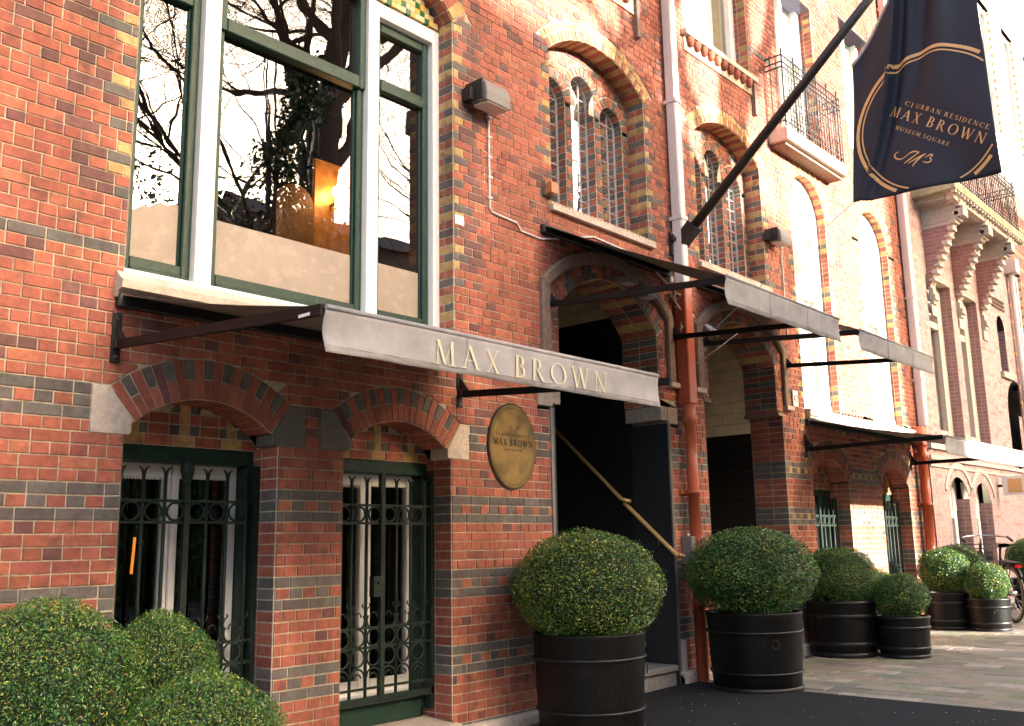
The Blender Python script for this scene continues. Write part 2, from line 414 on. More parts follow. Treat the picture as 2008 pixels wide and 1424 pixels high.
def ring(P, cx, cz, Rin, Rout, a0, n, colf, y=0., h=(.004, .008), split=None):
    """voussoir ring; a0 = half angle from the vertical; colf(i) -> [(f0,f1,colour)]"""
    if a0 < 1.5:
        ro_ = Rout(a0) if callable(Rout) else Rout
        for sg in (-1, 1):
            xi, zi = cx + sg * Rin * math.sin(a0), cz + Rin * math.cos(a0); xo, zo = cx + sg * ro_ * math.sin(a0), cz + ro_ * math.cos(a0)
            P.mort.face([(xi, y + .001, zi - .004), (xo + sg * .06, y + .001, zi - .004), (xo + sg * .10, y + .001, zo), (xo, y + .001, zo + .02)])
            P.add([(xi + sg * .012, y - .0005, zi), (xo - sg * .002, y - .0005, zi), (xo - sg * .002, y - .0005, zo - .016)], (0, -1, 0), .004, RED(), inset=.004, mortar=False)
    for i in range(n):
        e0 = a0 * 1.0 + (.13 if a0 < 1.5 else 0); t0 = -e0 + 2 * e0 * i / n; t1 = -e0 + 2 * e0 * (i + 1) / n; ro = Rout(0) if callable(Rout) else Rout
        P.mort.face([(cx + r * math.sin(t), y + .0016, cz + r * math.cos(t)) for t, r in ((t0, ro - .015), (t1, ro - .015), (t1, ro + .07), (t0, ro + .07))])
    for i in range(n):
        t0 = -a0 + 2 * a0 * i / n; t1 = -a0 + 2 * a0 * (i + 1) / n
        ro = [Rout(t) if callable(Rout) else Rout for t in (t0, t1)]
        for f0, f1, col in colf(i):
            pts = []
            for t, ro_, f in ((t0, ro[0], f0), (t1, ro[1], f0), (t1, ro[1], f1), (t0, ro[0], f1)):
                r = Rin + (ro_ - Rin) * f; pts.append((cx + r * math.sin(t), y, cz + r * math.cos(t)))
            P.add(pts, (0, -1, 0), U(*h), col)
def soffit(P, cx, cz, R, a0, n, y0, y1, colf):
    for i in range(n):
        t0 = -a0 + 2 * a0 * i / n; t1 = -a0 + 2 * a0 * (i + 1) / n; tm = (t0 + t1) / 2
        for f0, f1, col in colf(i):
            ya = y0 + (y1 - y0) * f0; yb = y0 + (y1 - y0) * f1
            P.add([(cx + R * math.sin(t), yy, cz + R * math.cos(t)) for t, yy in ((t0, ya), (t1, ya), (t1, yb), (t0, yb))],
                  (-math.sin(tm), 0, -math.cos(tm)), .004, col)
def jamb(P, x, face, y0, y1, z0, z1, colf):
    """wall return on the plane x, face = -1 looks towards -x"""
    for r in range(rowi(z0 + .001), rowi(z1 - .001) + 1):
        za = max(Z0 + r * C, z0); zb = min(Z0 + (r + 1) * C, z1)
        if zb - za < .006: continue
        P.mort.face([(x, y0 - .0045, za), (x + face * .0045, y0, za), (x + face * .0045, y0, zb), (x, y0 - .0045, zb)])
        for f0, f1, col in colf(r):
            ya = y0 + (y1 - y0) * f0; yb = y0 + (y1 - y0) * f1
            P.add([(x, ya, za), (x, yb, za), (x, yb, zb), (x, ya, zb)], (face, 0, 0), .004, col)
def one(col): return [(0, 1, col)]

# striped quoin sequence seen on the reveals: yellow, red/black, yellow, red, black, red
def quoin(r):
    k = r % 6
    return 'Y' if k in (0, 2) else 'M' if k == 1 else 'R' if k in (3, 5) else 'B'
def qj(r):
    q = quoin(r)
    if q == 'Y': return one(YEL())
    if q == 'M': return [(0, .55, GREY()), (.55, 1, RED())]
    if q == 'R': return [(0, .5, RED()), (.5, 1, RED())]
    return one(GREY())

# ================================================================== RED BRICK HOUSE
house = thing('red_brick_house', 'tall red brick house with arched doorways, striped brick reveals and white bay window', 'house', (6, 0, 0))
WP = Pieces(); AP = Pieces()
XE = 12.95; XL = -1.5; ZT = 9.4
W1C = (2.565, 3.876); W1H = .435; W1Z = 1.36
W2C = (10.08, 11.94)
DC = (6.105, 8.26)          # doorway centres
TC = (6.065, 8.22)          # big arch centres
holes = []
bands_top = {-1: 'B', -2: 'C', -3: 'B'}
# lower windows ------------------------------------------------------
for cx in W1C:
    holes += [Rect(cx - W1H, cx + W1H, .13, 1.80), Rect(cx - .599, cx + .599, 1.741, 1.972), Disc(cx, W1Z, .798, 1.95)]
for cx in W2C: holes += [Rect(cx - .46, cx + .46, .13, 1.815), Poly(cx, [(1.815, .451), (1.941, .619)]), Disc(cx, 1.475, .775, 1.925)]
# bay opening
BX0, BX1, BZ0 = 2.086, 4.345, 2.50
holes += [Rect(BX0, BX1, BZ0, 4.835), Poly(3.2155, [(4.835, 1.13), (4.953, 1.258)]), Disc(3.2155, 3.78, 1.72, 4.93)]
# doorways
def door_lim_tab():
    t = [(2.32, .665), (2.93, .665), (3.046, .82)]
    return t
for cx in DC:
    holes += ([Rect(cx - .765, cx + .765, 0, 2.18), Rect(cx - .93, cx + .93, 2.17, 2.325)] if cx < 7 else [Rect(cx - .765, cx + .765, 0, 2.44)]) + [Poly(cx, [(2.32 if cx < 7 else 2.44, .665)] + door_lim_tab()[1:]), Disc(cx, 2.235, 1.16, 3.02)]
# triple window recesses
for cx in TC: holes += [Rect(cx - .66, cx + .66, 3.78, 5.05), Poly(cx, [(5.05, .66), (5.155, .765)]), Disc(cx, 4.355, 1.107, 5.13)]
# tall windows on the right
TW = ((10.01, .46, 4.83), (11.92, .48, 4.86))
for cx, hw, zs in TW: holes += [Rect(cx - hw, cx + hw, 2.55, zs), Disc(cx, zs, hw + .21, zs)]
holes.append(Rect(9.545, 12.72, 2.44, 2.556))
# upper storey windows
UW = ((6.0, .62, 6.05, 7.9), (8.15, .66, 6.05, 7.9), (10.02, .5, 5.62, 7.6), (11.9, .5, 6.1, 7.9))
for cx, hw, za, zb in UW: holes.append(Rect(cx - hw, cx + hw, za, zb))
def wallcol(r, x, z, k):
    if r <= -1:
        q = (-1 - r) % 8
        if x > 8.9:
            if q in (0, 2): return GREY()
            if q == 1: return YEL() if k % 2 else GREY()
            return RED()
        if q in (0, 2): return GREY()
        if q == 1: return (RED() if k % 2 else GREY())
        return RED()
    # quoins beside the bay, triple windows and tall windows
    q = quoin(r)
    for edge, sgn in ((BX0, -1), (BX1, 1)):
        d = (x - edge) * sgn
        if BZ0 + .3 < z < 5.0 and 0 < d < (.16 if q == 'M' else .09):
            return YEL() if q == 'Y' else GREY() if q in 'MB' else RED()
        if BZ0 + .3 < z < 5.0 and 0 < d < .30 and R_() < .38: return DARKP()
    for cx in TC:
        for sgn in (-1, 1):
            d = (x - (cx + sgn * .66)) * sgn
            if 3.7 < z < 5.1 and 0 < d < (.15 if q == 'M' else .085): return YEL() if q == 'Y' else GREY() if q in 'MB' else RED()
    for cx, hw, zs in TW:
        for sgn in (-1, 1):
            d = (x - (cx + sgn * hw)) * sgn
            if 0 < d < .12 and r % 6 in (0, 1, 2) and z < zs: return YEL() if r % 2 == 0 else GREY()
    if r == 11 and x < BX0: return GREY()
    if r % 26 == 24 and z > 5.4: return GREY()
    if R_() < .05: return DARKP()
    return RED()
def pat(r):
    if r <= -1: return 'H' if ((-1 - r) % 2 == 1) else 'S'
    return 'M' if r % 2 else 'H'
brickwall(WP, XL, XE, .1, ZT, holes, wallcol, pattern=pat)
# ---- arches over the lower windows
def v_low(n):
    def f(i):
        if i % 2 == 0: return [(0, 1, RED())]
        return [(0, .5, RED()), (.5, 1, GREY())]
    return f
A40 = math.radians(40.3)
for cx in W1C:
    ring(AP, cx, W1Z, .588, .798, A40, 19, v_low(19))
    soffit(WP, cx, W1Z, .588, A40, 16, 0, .22, lambda i: [(0, 1, RED())])
    jamb(WP, cx + W1H, -1, 0, .27, .14, 1.76, lambda r: [(0, .55, (GREY() if (-1 - r) % 8 < 3 else RED())), (.55, 1, (GREY() if (-1 - r) % 8 < 3 else RED()))])
    jamb(WP, cx - W1H, 1, 0, .27, .14, 1.76, lambda r: [(0, 1, (GREY() if (-1 - r) % 8 < 3 else RED()))])
    # tympanum
    ty = .215; D_in = Disc(cx, W1Z, .592, 1.725)
    def tcol(r, x, z, k):
        return None
    zr = [1.725, 1.783, 1.841, 1.899, 1.95]
    for j in range(4):
        za, zb = zr[j], zr[j + 1]
        def seg(a, b, col):
            lo = D_in.lim(za + .001); hi = D_in.lim(zb - .001) or (cx, cx)
            t = (max(a, lo[0]), min(b, lo[1]), max(a, hi[0]), min(b, hi[1])); t = (t[0], max(t[0], t[1]), t[2], max(t[2], t[3]))
            if (t[1] - t[0]) + (t[3] - t[2]) < .02: return
            pts = [(t[0], ty, za), (t[1], ty, za)]
            if t[3] - t[2] > .002: pts += [(t[3], ty, zb), (t[2], ty, zb)]
            else: pts += [((t[2] + t[3]) / 2, ty, zb)]
            WP.add(pts, (0, -1, 0), .005, col)
        e = [-.45, -.33, -.22, -.06, .06, .22, .33, .45]
        if j == 0:
            for a, b, c_ in ((-.45, -.34, RED()), (-.34, -.22, YEL()), (-.22, -.06, RED()), (-.06, .06, YEL()), (.06, .22, RED()), (.22, .34, YEL()), (.34, .45, RED())): seg(cx + a, cx + b, c_)
        else:
            hc = GREY if j in (1, 3) else RED
            for y0_ in (-.28, 0, .28):
                seg(cx + y0_ - .028, cx + y0_ + .028, YEL() if j < 3 or y0_ == 0 else RED())
            for a, b in ((-.45, -.308), (.308, .45)): seg(cx + a, cx + b, hc())
            for s_ in (-1, 1):
                a0_, a1_, b1_ = .028, .088, .252
                x_ = sorted((cx + s_ * a0_, cx + s_ * a1_)); seg(*x_, hc())
                x_ = sorted((cx + s_ * a1_, cx + s_ * (b1_ - .05))); seg(*x_, RED())
                x_ = sorted((cx + s_ * (b1_ - .05), cx + s_ * b1_)); seg(*x_, hc())
for cx in W2C:
    ring(AP, cx, 1.475, .565, .775, math.radians(53), 21, v_low(21))
    soffit(WP, cx, 1.475, .565, math.radians(53), 18, 0, .22, lambda i: [(0, 1, RED())])
    jamb(WP, cx + .46, -1, 0, .27, .14, 1.80, lambda r: [(0, .55, (GREY() if (-1 - r) % 8 < 3 else RED())), (.55, 1, (GREY() if (-1 - r) % 8 < 3 else RED()))])
    jamb(WP, cx - .46, 1, 0, .27, .14, 1.80, lambda r: [(0, 1, RED())])
    D2 = Disc(cx, 1.475, .57, 1.60)
    brickwall(WP, cx - .5, cx + .5, 1.725, 2.05, [], lambda r, x, z, k: YEL() if abs((x - cx) % .2 - .1) < .035 else RED(), y=.215, inside=D2, pattern=lambda r: 'H')
# ---- doorway arches
def outer_door(t):     # distance from inner centre to the hood's lower edge along angle t
    dz = 2.46 - 2.235; s_, c_ = math.sin(t), math.cos(t)
    b = dz * c_; return -b + math.sqrt(b * b - dz * dz + 1.155 ** 2)
ADR = math.atan2(.665, .47)
for di, cx in enumerate(DC):
    ring(AP, cx, 2.46, .814, outer_door, ADR, 25, lambda i: [(0, 1, (GREY, RED, RED, DARKP)[i % 4]())] if i % 3 else [(0, .5, GREY()), (.5, 1, RED())])
    soffit(WP, cx, 2.46, .814, ADR, 22, 0, .36, lambda i: [(0, .5, (YEL, RED, GREY, RED)[i % 4]()), (.5, 1, (YEL, RED, GREY, RED)[i % 4]())])
    for sg in (-1, 1):
        if di == 1: jamb(WP, cx + sg * .765, -sg, 0, .36, .1, 2.44, lambda r: [(0, .45, GREY() if (-1 - r) % 8 < 3 and r < 0 else RED()), (.45, 1, GREY() if (-1 - r) % 8 < 3 and r < 0 else RED())])
        jamb(WP, cx + sg * .665, -sg, 0, .36, 2.325 if di == 0 else 2.46, 2.93, lambda r: [(0, .5, (RED, GREY)[r % 2]()), (.5, 1, (RED, GREY)[r % 2]())])
# ---- triple windows
def bigring(i): return [(0, .56, (YEL() if i % 2 else RED())), (.56, 1, YEL())]
ABG = math.asin(.66 / .956)
for ti, cx in enumerate(TC):
    ring(AP, cx, 4.355, .956, 1.107, ABG, 30, bigring)
    soffit(WP, cx, 4.355, .956, ABG, 26, 0, .18, lambda i: [(0, 1, (YEL() if i % 2 else RED()))])
    jamb(WP, cx + .66, -1, 0, .18, 3.78, 5.06, qj); jamb(WP, cx - .66, 1, 0, .18, 3.78, 5.06, qj)
    lz = (4.80, 4.95, 4.80); lx = (cx - .405, cx, cx + .405); LR = .163
    hl = []
    for x_, z_ in zip(lx, lz): hl += [Rect(x_ - LR, x_ + LR, 3.80, z_), Disc(x_, z_, LR + .085, z_)]
    class Both:
        def __init__(s, cx): s.cx = cx; s.z0 = 3.7; s.z1 = 5.31; s.disc = Disc(cx, 4.355, .956, 5.06)
        def lim(s, z):
            if z < 5.06: return (s.cx - .66, s.cx + .66)
            if z > 4.355 + .955: return None
            h = math.sqrt(.956 ** 2 - (z - 4.355) ** 2); return (s.cx - h, s.cx + h)
    brickwall(WP, cx - .66, cx + .66, 3.78, 5.31, hl, lambda r, x, z, k: (GREY() if r % 2 else RED()) if z < 4.75 else (RED() if R_() < .8 else GREY()), y=.18, inside=Both(cx), pattern=lambda r: 'H')
    for x_, z_ in zip(lx, lz):
        ring(AP, x_, z_, LR, LR + .085, PI / 2, 11, lambda i: one(GREY() if i % 3 == 0 else RED()), y=.18)
        soffit(WP, x_, z_, LR, PI / 2, 11, .18, .275, lambda i: one(GREY() if i not in (4, 8) else RED()))
        for sg in (-1, 1): jamb(WP, x_ + sg * LR, -sg, .18, .275, 3.80, z_, lambda r: one((GREY, RED)[r % 2]()) if r < 50 else one(GREY()))
# ---- bay reveal
jamb(WP, BX1, -1, 0, .17, BZ0 + .1, 4.84, qj); jamb(WP, BX0, 1, 0, .17, BZ0 + .1, 4.84, qj)
ABY = math.asin(1.13 / 1.545)
ring(AP, 3.2155, 3.78, 1.545, 1.72, ABY, 33, lambda i: one(RED() if i % 4 else YEL()), h=(.008, .014))
soffit(WP, 3.2155, 3.78, 1.545, ABY, 34, 0, .17, lambda i: [(0, .5, RED()), (.5, 1, (GREY() if i % 4 == 0 else RED()))])
# ---- tall windows
def twj(r): return [(0, .5, c_()) for c_ in [YEL if r % 10 in (3, 5) else GREY if r % 10 == 4 else RED]] + [(.5, 1, c_()) for c_ in [YEL if r % 10 in (3, 5) else GREY if r % 10 == 4 else RED]]
for cx, hw, zs in TW:
    ring(AP, cx, zs, hw, hw + .21, PI / 2, 27, lambda i: [(0, .5, (YEL() if i % 2 else RED())), (.5, 1, YEL() if i % 2 else RED())])
    soffit(WP, cx, zs, hw, PI / 2, 24, 0, .15, lambda i: one(YEL() if i % 2 else RED()))
    for sg in (-1, 1): jamb(WP, cx + sg * hw, -sg, 0, .15, 2.555, zs, twj)
for cx, hw, za, zb in UW:
    for sg in (-1, 1): jamb(WP, cx + sg * hw, -sg, 0, .2, za, zb, lambda r: [(0, .5, YEL() if r % 9 in (2, 4) else RED()), (.5, 1, GREY() if r % 9 == 3 else RED())])
jamb(WP, XE, 1, 0, .3, .1, ZT, lambda r: one(RED()))
WP.emit('brick', mBRICK, house, mMORTAR, 300, 'brick_courses', 'mortar_wall')
AP.emit('voussoir', mBRICK, house, mMORTAR, 300, 'voussoir_courses', 'arch_mortar')
# ---- stones
def stone(name, poly, y0, y1, m, parent=house, label=None, bev=True):
    mb = MB(); mb.prism([(x, y0, z) for x, z in poly], (0, y1 - y0, 0)); o = mb.build(name, m, parent, label=label)
    if bev:
        b = o.modifiers.new('bevel', 'BEVEL'); b.width = .006; b.segments = 2
    return o
stone('impost_stone', [(1.968, 1.741), (2.155, 1.741), (2.168, 1.752), (2.168, 1.806), (2.060, 1.968), (1.968, 1.968)], -.008, .16, mSTONE)
stone('impost_stone', [(4.275, 1.752), (4.285, 1.741), (4.470, 1.741), (4.470, 1.968), (4.382, 1.968), (4.275, 1.806)], -.008, .16, mSTONE)
mGS = mat('shaded_impost_stone', (.14, .125, .11), rough=.85, noise=.2, nscale=50, bump=.5)  # middle imposts: shade put into a dark grey stone colour
stone('impost_stone', [(2.962, 1.752), (2.962, 1.806), (3.062, 1.968), (3.17, 1.968), (3.17, 1.741), (2.975, 1.741)], -.008, .16, mGS)
stone('impost_stone', [(3.48, 1.752), (3.467, 1.741), (3.272, 1.741), (3.272, 1.968), (3.380, 1.968), (3.48, 1.806)], -.008, .16, mGS)
P2 = Pieces()
for j, cf in enumerate((RED, DARKP, RED, GREY)):
    za = 1.741 + j * .0578; P2.add([(3.172, -.001, za), (3.270, -.001, za), (3.270, -.001, za + .0578), (3.172, -.001, za + .0578)], (0, -1, 0), .007, cf())
P2.emit('brick', mBRICK, house, mMORTAR, 10)
for cx in DC:
    for sg in (-1, 1):
        a, b = sorted((cx + sg * .765, cx + sg * .925))
        if cx > 7: MB().box(min(cx + sg * .655, cx + sg * .775), max(cx + sg * .655, cx + sg * .775), -.012, .37, 2.425, 2.462).build('brick_ledge', mDSTONE, house)
        else: stone('corbel_stone', [(a, 2.175), (b, 2.175), (b, 2.32), (a, 2.32)], -.012, .36, mCORB)
        a, b = sorted((cx + sg * .667, cx + sg * .765))
        if cx < 7: stone('corbel_stone', [(a, 2.20), (b, 2.20), (b, 2.32), (a, 2.32)], -.006, .36, mCORB)
        a, b = sorted((cx + sg * .79, cx + sg * .885)); mb = MB(); mb.box(a, b, -.045, .0, 2.53, 3.12); o = mb.build('hood_mould', mDSTONE, house)
        o.modifiers.new('bevel', 'BEVEL').width = .008
        a, b = sorted((cx + sg * .79, cx + sg * .95)); stone('hood_stop', [(a, 2.49), (b, 2.49), (b, 2.535), (a, 2.535)], -.055, .0, mSTONE)
    mb = MB(); a0 = math.asin(.885 / 1.255); P = []
    for k in range(33):
        t = -a0 + 2 * a0 * k / 32; s_, c_ = math.sin(t), math.cos(t)
        P.append([(cx + r * s_, yy, 2.235 + r * c_) for r, yy in ((1.155, .0), (1.155, -.035), (1.175, -.05), (1.24, -.05), (1.255, -.04), (1.255, .0))])
    mb.grid(P, sm=False); mb.build('hood_mould', mDSTONE, house)
# bed under the triple windows, black cap line
for cx in TC:
    mb = MB()
    for k in range(30): mb.box(cx - .68 + k * .0455, cx - .68 + k * .0455 + .030, -.012, .04, 3.735, 3.768)
    mb.build('dentil_row', mSTONE, house, kind='stuff')
    MB().box(cx - .70, cx + .70, -.045, .18, 3.69, 3.735).build('window_sill', mSTONE, house)
    MB().box(cx - .66, cx + .66, .04, .2, 3.735, 3.80).build('sill_slope', mSTONE, house)
# plinth, sills
for a, b in ((XL, 2.12), (2.99, 3.45), (4.33, 5.33), (6.875, 7.49), (9.03, 9.62), (10.55, 11.47), (12.41, XE)):
    mb = MB(); z = gz((a + b) / 2); mb.prism([(a, 0, z - .2), (a, -.05, z - .2), (a, -.05, z + .045), (a, -.03, z + .07), (a, 0, z + .075)], (b - a, 0, 0)); mb.build('plinth_stone', mSTONE, house)
for cx in W1C:
    mb = MB(); mb.prism([(cx - .47, .27, -.1), (cx - .47, -.06, -.1), (cx - .47, -.06, .125), (cx - .47, .27, .15)], (.94, 0, 0)); o = mb.build('window_sill', mSTONE, house); o.modifiers.new('bevel', 'BEVEL').width = .008
for cx in W2C: MB().box(cx - .46, cx + .46, -.05, .24, 0, .16).build('window_sill', mSTONE, house)
MB().box(9.55, 12.70, -.05, .15, 2.445, 2.552).build('stone_band', mSTONE, house)
mb = MB()
for k in range(4): mb.box(9.55, 12.70, -.05 - .012 * (k % 2) - .01, -.05, 2.452 + k * .024, 2.47 + k * .024)
mb.build('band_moulding', mWHITE, house)
# bay sill (moulded stone under the window)
mb = MB(); mb.prism([(BX0 - .045, .17, 2.40), (BX0 - .045, -.03, 2.40), (BX0 - .045, -.045, 2.425), (BX0 - .045, -.085, 2.435), (BX0 - .045, -.09, 2.475), (BX0 - .045, -.07, 2.485), (BX0 - .045, -.02, 2.53), (BX0 - .045, .17, 2.54)], (BX1 - BX0 + .09, 0, 0))
mb.build('bay_sill', mSTONE, house)

# ---- bay window joinery ------------------------------------------------
bay = MB()
def wbox(mb, x0, x1, z0, z1, y0, y1): mb.box(x0, x1, y0, y1, z0, z1)
ZB, ZTB = 2.535, 4.79
bayf = MB()
for a, b in ((BX0 + .001, BX0 + .06), (2.535, 2.635), (3.708, 3.798), (4.285, BX1 - .001)): bayf.box(a, b, .135, .27, ZB, ZTB)
bayf.box(BX0 + .06, 2.535, .137, .27, ZB, 2.60); bayf.box(2.635, 3.708, .137, .27, ZB, 2.60); bayf.box(3.798, 4.285, .137, .27, ZB, 2.60)
bayf.box(BX0 + .06, 2.535, .137, .27, 4.69, ZTB); bayf.box(3.798, 4.285, .137, .27, 4.69, ZTB); bayf.box(2.635, 3.708, .137, .27, 4.95, 5.05)
bayf.box(BX0 + .06, 2.535, .10, .16, 2.505, 2.545); bayf.box(2.0865, 4.344, .1, .1365, 2.50, 2.56)
bf = bayf.build('bay_window', mWHITE, house); bf.modifiers.new('bevel', 'BEVEL').width = .004
sash = []
for (a, b, zt, tr) in ((BX0 + .06, 2.535, 4.69, 4.20), (2.635, 3.708, 4.95, 4.13), (3.798, 4.285, 4.69, 4.19)):
    fr = MB(); g = .052; z0 = 2.60
    off = 0 if b - a > .6 else 0
    for x0_, x1_ in ((a, a + g), (b - g, b)): fr.box(x0_, x1_, .185, .235, z0, zt)
    fr.box(a + g, b - g, .187, .235, z0, z0 + .085); fr.box(a + g, b - g, .187, .235, zt - .07, zt)
    fr.box(a + g, b - g, .160 if b - a > .6 else .18, .235, tr, tr + .085)
    fr.box(a + g, b - g, .172, .187, z0 + .002, z0 + .03)
    fr.box(a + g, a + g + .012, .205, .235, z0 + .085, tr); fr.box(b - g - .012, b - g, .205, .235, z0 + .085, tr)
    if b - a > .6:
        fr.box(a, a + g, .163, .186, tr, zt); fr.box(b - g, b, .163, .186, tr, zt)
    o = fr.build('sash', mGREEN, bf); o.modifiers.new('bevel', 'BEVEL').width = .006
    MB().face([(a + g, .222, z0 + .08), (b - g, .222, z0 + .08), (b - g, .222, zt - .06), (a + g, .222, zt - .06)]).build('pane', mGLASS, bf)
    if b - a > .6 or a > 3:
        fz = 3.005; MB().face([(a + g, .2205, z0 + .08), (b - g, .2205, z0 + .08), (b - g, .2205, fz), (a + g, .2205, fz)]).build('window_film', mFILM, bf)
    else:
        q = [(a + g, .2205, z0 + .08), (b - g, .2205, z0 + .08), (b - g, .2205, 3.03)]
        for k in range(9):
            f = k / 8; q.append((b - g - (b - a - 2 * g) * f, .2205, 3.03 - .10 * f * f + .008 * math.sin(k * 2.2)))
        MB().face(q).build('window_film', mFILM, bf, label='torn beige window film')
# mosaic band above the bay
mb = MB()
for i in range(52):
    for j in range(5):
        x = BX0 + .02 + i * .0435; z = 4.80 + j * .042
        if abs(x - 3.2155) < 1.12 and z + .04 < 3.78 + math.sqrt(1.545 ** 2 - (x + .02 - 3.2155) ** 2):
            c_ = (.02, .12, .045) if (i + j) % 4 == 0 else (.6, .36, .07) if (i - j) % 4 == 1 else (.55, .45, .25)
            mb.box(x, x + .040, .12, .15, z, z + .038, c_)
mb.build('mosaic_band', mTILEW, house, kind='stuff')
MB().box(BX0, BX1, .15, .17, 4.79, 5.33).build('tympanum_back', mMORTAR, house)
# bay room: gold wall, wood panel, lamp
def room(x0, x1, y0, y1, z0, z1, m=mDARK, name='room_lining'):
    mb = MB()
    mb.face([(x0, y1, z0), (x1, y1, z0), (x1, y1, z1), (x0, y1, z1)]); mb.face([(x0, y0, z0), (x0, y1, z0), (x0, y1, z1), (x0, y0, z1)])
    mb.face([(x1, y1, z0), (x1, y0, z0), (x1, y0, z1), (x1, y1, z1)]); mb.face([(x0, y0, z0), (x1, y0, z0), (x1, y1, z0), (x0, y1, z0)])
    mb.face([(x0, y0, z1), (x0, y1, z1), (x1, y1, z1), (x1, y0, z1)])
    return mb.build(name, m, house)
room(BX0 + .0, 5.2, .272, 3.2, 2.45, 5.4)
MB().box(4.18, 4.75, 1.34, 1.38, 3.2, 4.15).build('gold_wall', mGOLDWALL, house)
mb = MB(); q = []
for k in range(13): t = PI * k / 12; q.append((3.98 + .17 * math.cos(t), 1.3, 3.70 + .17 * math.sin(t)))
mb.prism([(3.81, 1.3, 2.9)] + [(4.15, 1.3, 2.9)] + q, (0, .04, 0)); mb.build('wood_panel', mat('darker_honey_wood', (.30, .12, .035), rough=.5, noise=.3, nscale=8), house)  # panel in a plain, darker honey wood colour
lamp = thing('wall_lamp', 'small lit warm bulb on a stem behind the bay window glass', 'lamp', (4.33, 1.3, 3.8))
MB().lathe([(0, 3.845), (.03, 3.86), (.042, 3.89), (.03, 3.925), (0, 3.94)], (4.33, 1.26), 16).build('bulb', mBULB, lamp)
MB().tube([(4.33, 1.34, 3.80), (4.33, 1.28, 3.81), (4.33, 1.26, 3.85)], .012).build('stem', mBRASS, lamp)
pl = bpy.data.lights.new('bulb_light', 'POINT'); pl.energy = 0.9; pl.color = (1, .55, .22); pl.shadow_soft_size = .05
plo = bpy.data.objects.new('bulb_light', pl); plo.location = (4.33, 1.18, 3.90); COL.objects.link(plo)

# ---- lower windows: frames, casements, lintels -------------------------
def lowwin(cx, hw, deep, top=1.645):
    o = MB(); y0 = .17 + deep
    o.box(cx - hw + .004, cx + hw - .004, y0 - .005, y0 + .14, top, top + .08)
    o.box(cx - hw + .001, cx - hw + .045, y0, y0 + .14, .2, top); o.box(cx + hw - .045, cx + hw - .001, y0, y0 + .14, .2, top)
    o.box(cx - hw + .045, cx + hw - .045, y0, y0 + .12, .15, .27)
    win = o.build('window', mGREEN, house); win.modifiers.new('bevel', 'BEVEL').width = .004
    c_ = MB(); a, b = cx - hw + .046, cx + hw - .046; ya, yb = y0 + .09, y0 + .14
    for x0_, x1_ in ((a, a + .05), (b - .05, b), (cx - .045, cx - .004), (cx + .004, cx + .045)): c_.box(x0_, x1_, ya, yb, .27, top)
    c_.box(a + .05, cx - .045, ya + .002, yb, top - .075, top); c_.box(cx + .045, b - .05, ya + .002, yb, top - .075, top)
    c_.box(a + .05, cx - .045, ya + .002, yb, .27, .40); c_.box(cx + .045, b - .05, ya + .002, yb, .27, .40)
    c_.box(a + .05, b - .05, ya - .015, ya, .30, .33)
    o2 = c_.build('casement', mWHITE, win); o2.modifiers.new('bevel', 'BEVEL').width = .005
    MB().face([(a, yb - .02, .3), (b, yb - .02, .3), (b, yb - .02, top - .02), (a, yb - .02, top - .02)]).build('pane', mGLASSD, win)
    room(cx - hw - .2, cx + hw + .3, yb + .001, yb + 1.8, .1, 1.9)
    # scalloped blind edge
    s_ = MB()
    for k in range(22): s_.box(a + .05 + k * .016, a + .05 + k * .016 + .009, ya - .006, ya + .001, top - .086, top - .075)
    s_.build('blind_fringe', mWHITE, win, kind='stuff')
for cx in W1C: lowwin(cx, W1H, .06)
for cx in W2C: lowwin(cx, .46, .06)
